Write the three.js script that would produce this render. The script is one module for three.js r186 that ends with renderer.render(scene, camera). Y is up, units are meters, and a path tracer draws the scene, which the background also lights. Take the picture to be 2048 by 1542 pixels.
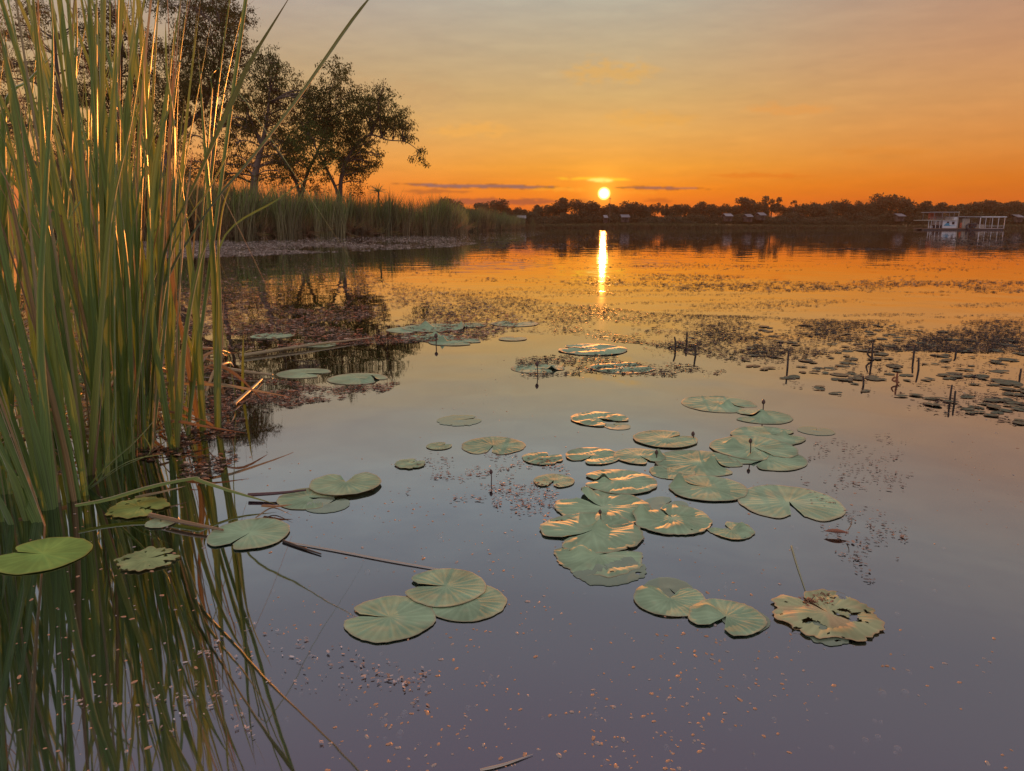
import * as THREE from 'three';
import { mergeGeometries } from 'three/addons/utils/BufferGeometryUtils.js';
import { RoundedBoxGeometry } from 'three/addons/geometries/RoundedBoxGeometry.js';

// ---------------------------------------------------------------- camera, sky, sun, exposure
const F = 1513, CX = 1024, CY = 771, HORIZON = 453, EYE = 0.5;             // lens and eye height (metres above the water)
const PITCH = Math.atan((CY - HORIZON) / F), SP = Math.sin(PITCH), CP = Math.cos(PITCH);
const V = (x, y, z) => new THREE.Vector3(x, y, z);
const ray = (x, y) => V((x - CX) / F, ((CY - y) / F) * CP - SP, -(CP + ((CY - y) / F) * SP));
const onWater = (x, y, h = 0) => { const r = ray(x, y); return r.multiplyScalar((EYE - h) / -r.y).add(V(0, EYE, 0)); };
const at = (x, y, dist) => { const r = ray(x, y); return r.multiplyScalar(dist / -r.z).add(V(0, EYE, 0)); };

const scene = new THREE.Scene();
const camera = new THREE.PerspectiveCamera((2 * Math.atan(CY / F) * 180) / Math.PI, 1024 / 771, 0.02, 4000);
camera.position.set(0, EYE, 0);
camera.lookAt(0, EYE - SP, -CP);

const renderer = new THREE.WebGLRenderer({ antialias: true });
renderer.setSize(1024, 771);
renderer.toneMapping = THREE.LinearToneMapping;
renderer.toneMappingExposure = 1.05;
renderer.shadowMap.enabled = true;

const SUN_DIR = ray(1208, 387).normalize();
const sun = new THREE.DirectionalLight(new THREE.Color().setRGB(1, 0.3, 0.05), 5);
sun.position.copy(SUN_DIR).multiplyScalar(300);
sun.castShadow = true;
sun.shadow.radius = 0.75;
sun.shadow.mapSize.set(4096, 4096);
Object.assign(sun.shadow.camera, { left: -60, right: 60, top: 60, bottom: -60, near: 1, far: 700 });
scene.add(sun, sun.target);

scene.fog = new THREE.FogExp2(0xffc080, 0.00045);

// ---------------------------------------------------------------- random numbers and noise
function rng(seed) { let a = seed >>> 0; return () => { a = (a + 0x6d2b79f5) | 0; let t = Math.imul(a ^ (a >>> 15), 1 | a); t = (t + Math.imul(t ^ (t >>> 7), 61 | t)) ^ t; return ((t ^ (t >>> 14)) >>> 0) / 4294967296; }; }
const hash = (x, y, z = 0) => { let h = Math.imul(x | 0, 374761393) ^ Math.imul(y | 0, 668265263) ^ Math.imul(z | 0, 2147483647 - 5e8); h = Math.imul(h ^ (h >>> 13), 1274126177); return ((h ^ (h >>> 16)) >>> 0) / 4294967296; };
const sm = (t) => t * t * (3 - 2 * t), lerp = (a, b, t) => a + (b - a) * t, clamp = (x, a = 0, b = 1) => Math.min(b, Math.max(a, x));
const step = (x, a, b) => sm(clamp((x - a) / (b - a)));
function noise(x, y, s = 0) { const i = Math.floor(x), j = Math.floor(y), u = sm(x - i), v = sm(y - j); return lerp(lerp(hash(i, j, s), hash(i + 1, j, s), u), lerp(hash(i, j + 1, s), hash(i + 1, j + 1, s), u), v) * 2 - 1; }
const fbm = (x, y, s = 0, n = 4) => { let a = 0, k = 1, f = 1, t = 0; for (let i = 0; i < n; i++) { a += k * noise(x * f, y * f, s + i); t += k; k *= 0.5; f *= 2.03; } return a / t; };
function pnoise(x, y, period, s) { const w = (i) => ((i % period) + period) % period, i = Math.floor(x), j = Math.floor(y), u = sm(x - i), v = sm(y - j); return lerp(lerp(hash(w(i), w(j), s), hash(w(i + 1), w(j), s), u), lerp(hash(w(i), w(j + 1), s), hash(w(i + 1), w(j + 1), s), u), v) * 2 - 1; }
const gauss = (R) => (R() + R() + R() + R() - 2) * 1.0;

// ---------------------------------------------------------------- the sky
{
  const AZ = (x, y) => { const r = ray(x, y).normalize(); return [(Math.atan2(r.x, -r.z) * 180) / Math.PI, (Math.asin(r.y) * 180) / Math.PI]; };
  const [sunAz, sunEl] = AZ(1208, 387);
  const lin = (c) => c.map((v) => { v /= 255; return v <= 0.04045 ? v / 12.92 : ((v + 0.055) / 1.055) ** 2.4; });
  // colour against elevation, in the sun's direction, to the left of it and to the right of it, and opposite
  const toSun = [[0, [236, 92, 8]], [1.2, [248, 112, 6]], [2.6, [250, 142, 22]], [4.2, [243, 163, 56]], [6.5, [228, 172, 92]], [9, [208, 172, 113]], [12, [191, 171, 135]], [15, [180, 173, 154]], [17.5, [181, 179, 169]], [21, [166, 168, 168]], [27, [144, 139, 143]], [40, [133, 114, 125]], [62, [138, 136, 152]], [90, [156, 154, 172]]].map(([e, c]) => [e, lin(c)]);
  const left = [[0, [205, 110, 66]], [1.5, [226, 118, 60]], [3, [232, 138, 66]], [5, [226, 160, 92]], [8, [203, 166, 112]], [11, [184, 160, 126]], [15, [174, 160, 150]], [17.5, [179, 174, 168]], [21, [166, 166, 167]], [27, [144, 139, 143]], [40, [133, 114, 125]], [62, [138, 136, 152]], [90, [156, 154, 172]]].map(([e, c]) => [e, lin(c)]);
  const right = [[0, [186, 84, 16]], [1.5, [205, 98, 14]], [3, [214, 118, 30]], [5, [213, 137, 66]], [8, [206, 147, 92]], [11, [193, 143, 106]], [15, [174, 138, 118]], [20, [164, 150, 142]], [27, [142, 132, 135]], [40, [132, 113, 124]], [62, [138, 136, 152]], [90, [156, 154, 172]]].map(([e, c]) => [e, lin(c)]);
  const away = [[0, [138, 118, 128]], [8, [150, 128, 136]], [19, [156, 138, 148]], [30, [228, 215, 217]], [44, [240, 231, 234]], [62, [220, 214, 222]], [90, [156, 154, 172]]].map(([e, c]) => [e, lin(c)]);
  const ramp = (r, e) => { if (e <= r[0][0]) return r[0][1]; for (let i = 1; i < r.length; i++) if (e < r[i][0]) { const t = (e - r[i - 1][0]) / (r[i][0] - r[i - 1][0]); return [0, 1, 2].map((k) => lerp(r[i - 1][1][k], r[i][1][k], t)); } return r[r.length - 1][1]; };
  const S = 4096, H = S / 2, data = new Float32Array(S * H * 4);
  // streaks of cloud: centre azimuth and elevation, half length and half height in degrees, colour, strength
  const streak = (x0, y0, x1, y1, hh, c, k, rough = 1) => { const a = AZ(x0, y0), b = AZ(x1, y1); return { az: (a[0] + b[0]) / 2, el: (a[1] + b[1]) / 2, la: Math.abs(b[0] - a[0]) / 2, sl: (b[1] - a[1]) / (b[0] - a[0]), hh: (hh / F) * 57.3, c: lin(c), k, rough }; };
  const streaks = [
    streak(770, 367, 1150, 376, 2.5, [92, 56, 40], 1), streak(840, 373, 1060, 370, 1.9, [96, 60, 44], 0.9), streak(790, 383, 960, 382, 2.4, [150, 84, 50], 0.6),
    streak(1196, 373.5, 1440, 378, 1.7, [100, 46, 20], 1), streak(1105, 357, 1275, 359, 2.2, [255, 200, 44], 0.9), streak(1170, 361, 1232, 361, 3, [255, 236, 120], 1.1),
    streak(850, 401, 1150, 405, 4.5, [136, 70, 58], 0.8), streak(1110, 404, 1200, 405, 3.5, [166, 72, 30], 0.6), streak(1280, 401, 1350, 402, 3, [170, 70, 20], 0.55),
    streak(1100, 150, 1345, 140, 14, [226, 172, 86], 0.55, 1.6), streak(840, 262, 1050, 258, 9, [244, 178, 84], 0.6, 1.6), streak(1470, 222, 1700, 218, 8, [230, 156, 76], 0.5, 1.6),
    streak(1180, 240, 1420, 236, 12, [240, 172, 70], 0.35, 1.6), streak(1640, 300, 1900, 305, 6, [222, 136, 46], 0.35, 1.6), streak(1050, 378, 1190, 380, 3.5, [255, 176, 50], 0.55, 2), streak(1230, 384, 1330, 386, 3, [255, 160, 36], 0.5, 2),
    streak(1400, 350, 1640, 352, 3, [226, 112, 18], 0.4), streak(1700, 402, 1800, 404, 3, [172, 80, 20], 0.4), streak(560, 180, 1000, 190, 22, [196, 158, 112], 0.35, 1.6),
  ];
  const ground = [0.16, 0.12, 0.1];
  for (let row = 0; row < H; row++) {
    const up = ((row + 0.5) / H - 0.5) * Math.PI, e = (up * 180) / Math.PI, cu = Math.cos(up), su = Math.sin(up);
    const A = ramp(toSun, e), L = ramp(left, e), Rr = ramp(right, e), B = ramp(away, e);
    for (let col = 0; col < S; col++) {
      const o = (row * S + col) * 4;
      data[o + 3] = 1;
      if (e < -0.2) { data[o] = ground[0]; data[o + 1] = ground[1]; data[o + 2] = ground[2]; continue; }
      const th = ((col + 0.5) / S - 0.5) * 2 * Math.PI, dx = Math.cos(th) * cu, dz = Math.sin(th) * cu;
      let az = (Math.atan2(dx, -dz) * 180) / Math.PI, d = az - sunAz;
      if (d > 180) d -= 360; if (d < -180) d += 360;
      const side = d < 0 ? L : Rr, near = Math.exp(-((d / (d < 0 ? 20 : 17)) ** 2)), far = step(Math.abs(d), 40, 130);
      let r, g, b, k;
      const c = [0, 1, 2].map((i) => lerp(lerp(side[i], A[i], near), B[i], far));
      [r, g, b] = c;
      if (Math.abs(d) < 45 && e < 25) {
        const n = fbm(az * 0.35, e * 2.2, 91, 3) * 0.07 + fbm(az * 1.3, e * 9, 95, 3) * 0.03;   // faint high haze
        r *= 1 + n; g *= 1 + n; b *= 1 + n * 0.7;
        for (const s of streaks) {
          const da = az - s.az, x = da / s.la;
          if (Math.abs(x) > 1.5) continue;
          const ee = e - s.el - s.sl * da - noise(az * 0.9, 3.3, 7) * s.hh * 0.5, y = ee / s.hh;
          if (Math.abs(y) > 4) continue;
          const shape = (1 - step(Math.abs(x), 0.35, 1.25)) * (1.05 + 0.75 * fbm(az * 1.4 * s.rough, e * 7, s.el * 10, 4)) - Math.abs(y) * 0.55;
          k = step(shape, 0.08, s.rough > 1 ? 1 : 0.6) * Math.min(1, s.k);
          r = lerp(r, s.c[0], k); g = lerp(g, s.c[1], k); b = lerp(b, s.c[2], k);
        }
      }
      // the glow round the sun and the sun itself
      const q = Math.acos(clamp(dx * SUN_DIR.x + su * SUN_DIR.y + dz * SUN_DIR.z, -1, 1)) * 57.29578;
      const glow = 0.8 * Math.exp(-((q / 0.8) ** 1.2)) + 0.16 * Math.exp(-q / 3.2);
      r += glow; g += glow * 0.5; b += glow * 0.06;
      const disc = 1 - step(q, 0.22, 0.46);
      r += disc * 12; g += disc * 7.5; b += disc * 2;
      data[o] = r; data[o + 1] = g; data[o + 2] = b;
    }
  }
  const sky = new THREE.DataTexture(data, S, H, THREE.RGBAFormat, THREE.FloatType);
  sky.mapping = THREE.EquirectangularReflectionMapping;
  sky.magFilter = sky.minFilter = THREE.LinearFilter;
  sky.needsUpdate = true;
  scene.background = sky;
  scene.environment = sky;
}

// ---------------------------------------------------------------- helpers
const taken = new Map();
function numbered(n) { const k = taken.get(n) ?? 0; taken.set(n, k + 1); return k ? n + '_' + String(k).padStart(3, '0') : n; }
function tag(o, label, category, group, kind) { if (label) o.userData.label = label; if (category) o.userData.category = category; if (group) o.userData.group = group; if (kind) o.userData.kind = kind; return o; }
function root(name, pos, label, category, group, kind) { const o = new THREE.Group(); o.name = numbered(name); o.position.copy(pos); scene.add(o); return tag(o, label, category, group, kind); }
function mesh(name, geo, mat, parent) { const m = new THREE.Mesh(geo, mat); m.name = parent === scene ? numbered(name) : name; m.castShadow = m.receiveShadow = true; parent.add(m); return m; }
function copy(src, label, group) { const c = src.clone(); c.name = numbered(src.name.replace(/_\d+$/, '')); scene.add(c); c.userData = { ...src.userData }; if (label) c.userData.label = label; if (group) c.userData.group = group; return c; }
function geom(pos, idx, uv, col) { const g = new THREE.BufferGeometry(); g.setAttribute('position', new THREE.Float32BufferAttribute(pos, 3)); if (uv) g.setAttribute('uv', new THREE.Float32BufferAttribute(uv, 2)); if (col) g.setAttribute('color', new THREE.Float32BufferAttribute(col, 3)); if (idx) g.setIndex(idx); g.computeVertexNormals(); return g; }
function tex(w, h, f, srgb = false) { const d = new Uint8Array(w * h * 4); for (let y = 0; y < h; y++) for (let x = 0; x < w; x++) { const c = f(x, y), o = (y * w + x) * 4; d[o] = clamp(c[0]) * 255; d[o + 1] = clamp(c[1]) * 255; d[o + 2] = clamp(c[2]) * 255; d[o + 3] = 255; } const t = new THREE.DataTexture(d, w, h); t.wrapS = t.wrapT = THREE.RepeatWrapping; t.magFilter = THREE.LinearFilter; if (srgb) t.colorSpace = THREE.SRGBColorSpace; t.needsUpdate = true; return t; }
const rgb = (r, g, b) => new THREE.Color().setRGB(r, g, b);
const std = (c, roughness = 0.8, more = {}) => new THREE.MeshStandardMaterial({ color: rgb(...c), roughness, ...more });
const phys = (c, roughness, more = {}) => new THREE.MeshPhysicalMaterial({ color: rgb(...c), roughness, ...more });
// a tapered, bending round stem through points with radii
function stem(pts, radii, sides = 6, per = 4) {
  const curve = new THREE.CatmullRomCurve3(pts), n = (pts.length - 1) * per, pos = [], idx = [], uv = [];
  let nrm = V(0, 0, 0), len = 0, prev = null;
  for (let i = 0; i <= n; i++) {
    const t = i / n, p = curve.getPoint(t), T = curve.getTangent(t);
    if (!i) nrm.crossVectors(T, Math.abs(T.y) < 0.9 ? V(0, 1, 0) : V(1, 0, 0)).normalize(); else nrm.addScaledVector(T, -nrm.dot(T)).normalize();
    const bin = V(0, 0, 0).crossVectors(T, nrm), k = t * (radii.length - 1), a = Math.min(radii.length - 2, Math.floor(k)), r = radii.length > 1 ? lerp(radii[a], radii[a + 1], k - a) : radii[0];
    if (prev) len += p.distanceTo(prev);
    prev = p;
    for (let s = 0; s <= sides; s++) { const a2 = (s / sides) * Math.PI * 2, c = Math.cos(a2) * r, d = Math.sin(a2) * r; pos.push(p.x + nrm.x * c + bin.x * d, p.y + nrm.y * c + bin.y * d, p.z + nrm.z * c + bin.z * d); uv.push(s / sides, len); }
  }
  const w = sides + 1;
  for (let i = 0; i < n; i++) for (let s = 0; s < sides; s++) { const a = i * w + s; idx.push(a, a + 1, a + w, a + 1, a + w + 1, a + w); }
  const end = pos.length / 3, tip = curve.getPoint(1), bot = curve.getPoint(0);
  pos.push(tip.x, tip.y, tip.z, bot.x, bot.y, bot.z); uv.push(0.5, len, 0.5, 0);
  for (let s = 0; s < sides; s++) idx.push(n * w + s, n * w + s + 1, end, s + 1, s, end + 1);
  return geom(pos, idx, uv);
}
// a long strap leaf with a gutter-shaped section that turns about its own length
function blade(pts, w, { tw0 = 0, tw1 = 0, seg = 14, gutter = 0.26, face = null, base = 0.75, pow = 2.4 } = {}) {
  const curve = new THREE.CatmullRomCurve3(pts, false, 'catmullrom', 0.5), pos = [], idx = [], uv = [], us = [-1, -0.4, 0.4, 1];
  for (let i = 0; i <= seg; i++) {
    const t = i / seg, p = curve.getPoint(t), T = curve.getTangent(t), S = V(0, 0, 0).crossVectors(T, face ?? p.clone().sub(V(0, EYE, 0))).normalize();
    S.applyAxisAngle(T, lerp(tw0, tw1, t * t * 0.6 + t * 0.4));
    const N = V(0, 0, 0).crossVectors(S, T), wid = Math.max(0.0006, w * lerp(base, 1, clamp(t * 5)) * Math.pow(Math.max(0, 1 - Math.pow(t, pow)), 0.85)) / 2;
    for (const u of us) { const d = (1 - u * u) * wid * 2 * gutter; pos.push(p.x + S.x * u * wid + N.x * d, p.y + S.y * u * wid + N.y * d, p.z + S.z * u * wid + N.z * d); uv.push(u * 0.5 + 0.5, t); }
  }
  for (let i = 0; i < seg; i++) for (let s = 0; s < 3; s++) { const a = i * 4 + s; idx.push(a, a + 1, a + 4, a + 1, a + 5, a + 4); }
  return geom(pos, idx, uv);
}
function inside(poly, x, y) { let c = false; for (let i = 0, j = poly.length - 1; i < poly.length; j = i++) { const [a, b] = poly[i], [d, e] = poly[j]; if (b > y !== e > y && x < ((d - a) * (y - b)) / (e - b) + a) c = !c; } return c; }
const track = (pts, x) => { if (x <= pts[0][0]) return pts[0][1]; for (let i = 1; i < pts.length; i++) if (x < pts[i][0]) return lerp(pts[i - 1][1], pts[i][1], (x - pts[i - 1][0]) / (pts[i][0] - pts[i - 1][0])); return pts[pts.length - 1][1]; };

// ---------------------------------------------------------------- water
{
  const N = 512, ripple = tex(N, N, (x, y) => {
    let h = 0.5;
    h += 0.2 * pnoise((x / N) * 8, (y / N) * 12, 24, 1) * 0.6 + 0.16 * pnoise((x / N) * 14, (y / N) * 22, 4096, 2) * 0;
    h += 0.12 * pnoise((x / N) * 20, (y / N) * 20, 20, 3) + 0.06 * pnoise((x / N) * 46, (y / N) * 46, 46, 4);
    return [h, h, h];
  });
  ripple.repeat.set(1 / 6, 1 / 6);
  const water = new THREE.PlaneGeometry(3000, 2100, 1, 1).rotateX(-Math.PI / 2).translate(0, 0, -1000);
  const uv = water.attributes.uv, p = water.attributes.position;
  for (let i = 0; i < uv.count; i++) uv.setXY(i, p.getX(i), p.getZ(i));
  const m = phys([0.4, 0.455, 0.5], 0.022, { metalness: 1, bumpMap: ripple, bumpScale: 0.0042, name: 'still_water' });
  tag(mesh('water', water, m, scene), 'still dusk lake water mirroring the orange sky', null, null, 'structure');
}

// ---------------------------------------------------------------- ground: lake bed, left bank, far shore and the low country behind it
const FAR = 226;
const bankLine = [[-31, -14.6], [-33, -10.5], [-38, -8.6], [-44, -3.6], [-52, -4.4], [-66, -4.6], [-90, -3], [-112, 0.5], [-122, -4], [-150, -30], [-226, -60]];   // z, then x of the left bank's water's edge
const edge = [...bankLine].reverse();
const bankX = (z) => track(edge, z);
function groundHeight(x, z) {
  let h = -0.5;
  const far = -z - (FAR + 3 * fbm(x * 0.02, 5, 11)), wob = fbm(x * 0.11, z * 0.11, 21);
  h = Math.max(h, -0.5 + step(far, -6, 8) * 1.1 + step(far, 10, 120) * 2.4);
  if (z < -31) { const d = bankX(z) - x + wob; h = Math.max(h, -0.5 + step(d, 1.5, 7) * 0.9 + step(d, 7, 20) * 0.7); }
  h += far > 300 ? step(far, 300, 900) * (14 + 16 * fbm(x * 0.0022, z * 0.002, 31)) : 0;
  return h + wob * 0.08;
}
{
  const xs = [], zs = [], pos = [], idx = [], uv = [];
  for (let i = -70; i <= 70; i++) xs.push(Math.sign(i) * (Math.abs(i) * 0.7 + Math.pow(Math.abs(i) / 70, 3) * 1000));
  for (let i = 0; i <= 150; i++) zs.push(14 - i * 1.2 - Math.pow(i / 150, 4) * 1300);
  for (const z of zs) for (const x of xs) { pos.push(x, groundHeight(x, z), z); uv.push(x / 2, z / 2); }
  for (let j = 0; j + 1 < zs.length; j++) for (let i = 0; i + 1 < xs.length; i++) { const a = j * xs.length + i; idx.push(a, a + 1, a + xs.length, a + 1, a + xs.length + 1, a + xs.length); }
  const soil = tex(256, 256, (x, y) => { const n = 0.5 + 0.3 * pnoise(x / 16, y / 16, 16, 5) + 0.2 * pnoise(x / 4, y / 4, 64, 6); return [0.10 + n * 0.16, 0.09 + n * 0.13, 0.05 + n * 0.07]; });
  tag(mesh('ground', geom(pos, idx, uv), std([0.8, 0.8, 0.8], 0.95, { map: soil }), scene), 'low muddy bank and grassy country round the lake', null, null, 'structure');
}

// ---------------------------------------------------------------- foliage materials
const leafTex = tex(64, 512, (x, y) => {
  const u = x / 64, v = y / 512, s = 0.82 + 0.34 * noise(u * 22, v * 1.5, 3) + 0.14 * noise(u * 50, v * 4, 4) - 0.12 * Math.exp(-(((u - 0.5) / 0.05) ** 2)), blot = step(noise(u * 5, v * 26, 5), 0.55, 0.9) * 0.35;
  const dry = step(v + 0.05 * noise(u * 6, v * 30, 8), 0.9, 1.0);
  return [s * lerp(lerp(0.74, 0.98, v * 0.5), 1.25, dry * 0.6 + blot * 0.3), s * lerp(0.92, 0.72, dry), s * lerp(0.8, 0.6, dry)];
});
const straps = (c, tr = 0.45) => phys(c, 0.95, { map: leafTex, transmission: tr, thickness: 0, side: THREE.DoubleSide, clearcoat: 1, clearcoatRoughness: 0.32, name: 'reed_leaf' });
const reedMats = [straps([0.3, 0.37, 0.06]), straps([0.38, 0.41, 0.055]), straps([0.27, 0.38, 0.085]), straps([0.26, 0.36, 0.085]), straps([0.42, 0.43, 0.07])];
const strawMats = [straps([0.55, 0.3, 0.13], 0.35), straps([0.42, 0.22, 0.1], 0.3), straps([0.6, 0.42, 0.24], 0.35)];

// ---------------------------------------------------------------- bulrushes in the left foreground
const GROUP_REED = 'green bulrushes standing in the water at the left';
function proto(seed) {
  const R = rng(seed), g = new THREE.Group(); g.name = 'bulrush';
  const n = 5 + Math.floor(R() * 4), plane = R() * 6.28;
  for (let i = 0; i < n; i++) {
    const side = i - (n - 1) / 2, a = plane + (side < 0 ? Math.PI : 0) + gauss(R) * 0.5, lean = Math.abs(side) * 0.035 + R() * 0.05, L = (0.72 + R() * 0.75) * (1 - Math.abs(side) * 0.04);
    const d = V(Math.cos(a), 0, Math.sin(a)), b = d.clone().multiplyScalar(0.006 * Math.abs(side) + 0.003), bend = 0.02 + R() * R() * 0.16;
    const pts = [0, 0.3, 0.65, 1].map((t) => b.clone().addScaledVector(d, L * (lean * t + bend * t * t * t)).add(V(gauss(R) * 0.004, L * t * (1 - bend * 0.15 * t), gauss(R) * 0.004)));
    if (R() < 0.13) { const k = 0.55 + R() * 0.3, q = b.clone().addScaledVector(d, L * lean * k).add(V(0, L * k, 0)), out = V(Math.cos(a + gauss(R)), 0, Math.sin(a + gauss(R))); pts.splice(2, 2, q.clone().add(V(0, -0.03, 0)), q, q.clone().addScaledVector(out, 0.03).add(V(0, 0.004, 0)), q.clone().addScaledVector(out, L * (1 - k) * 0.45).add(V(0, -L * (1 - k) * 0.75, 0))); }
    const dead = R() < 0.25, m = dead ? strawMats[Math.floor(R() * 3)] : reedMats[Math.floor(R() * 5)];  // dead leaves, whose orange colour also stands in for sunlit leaf edges
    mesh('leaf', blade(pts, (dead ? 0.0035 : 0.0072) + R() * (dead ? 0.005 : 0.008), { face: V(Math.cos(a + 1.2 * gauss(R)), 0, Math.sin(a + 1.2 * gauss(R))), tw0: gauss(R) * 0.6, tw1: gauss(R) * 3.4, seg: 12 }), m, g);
  }
  return g;
}
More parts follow.
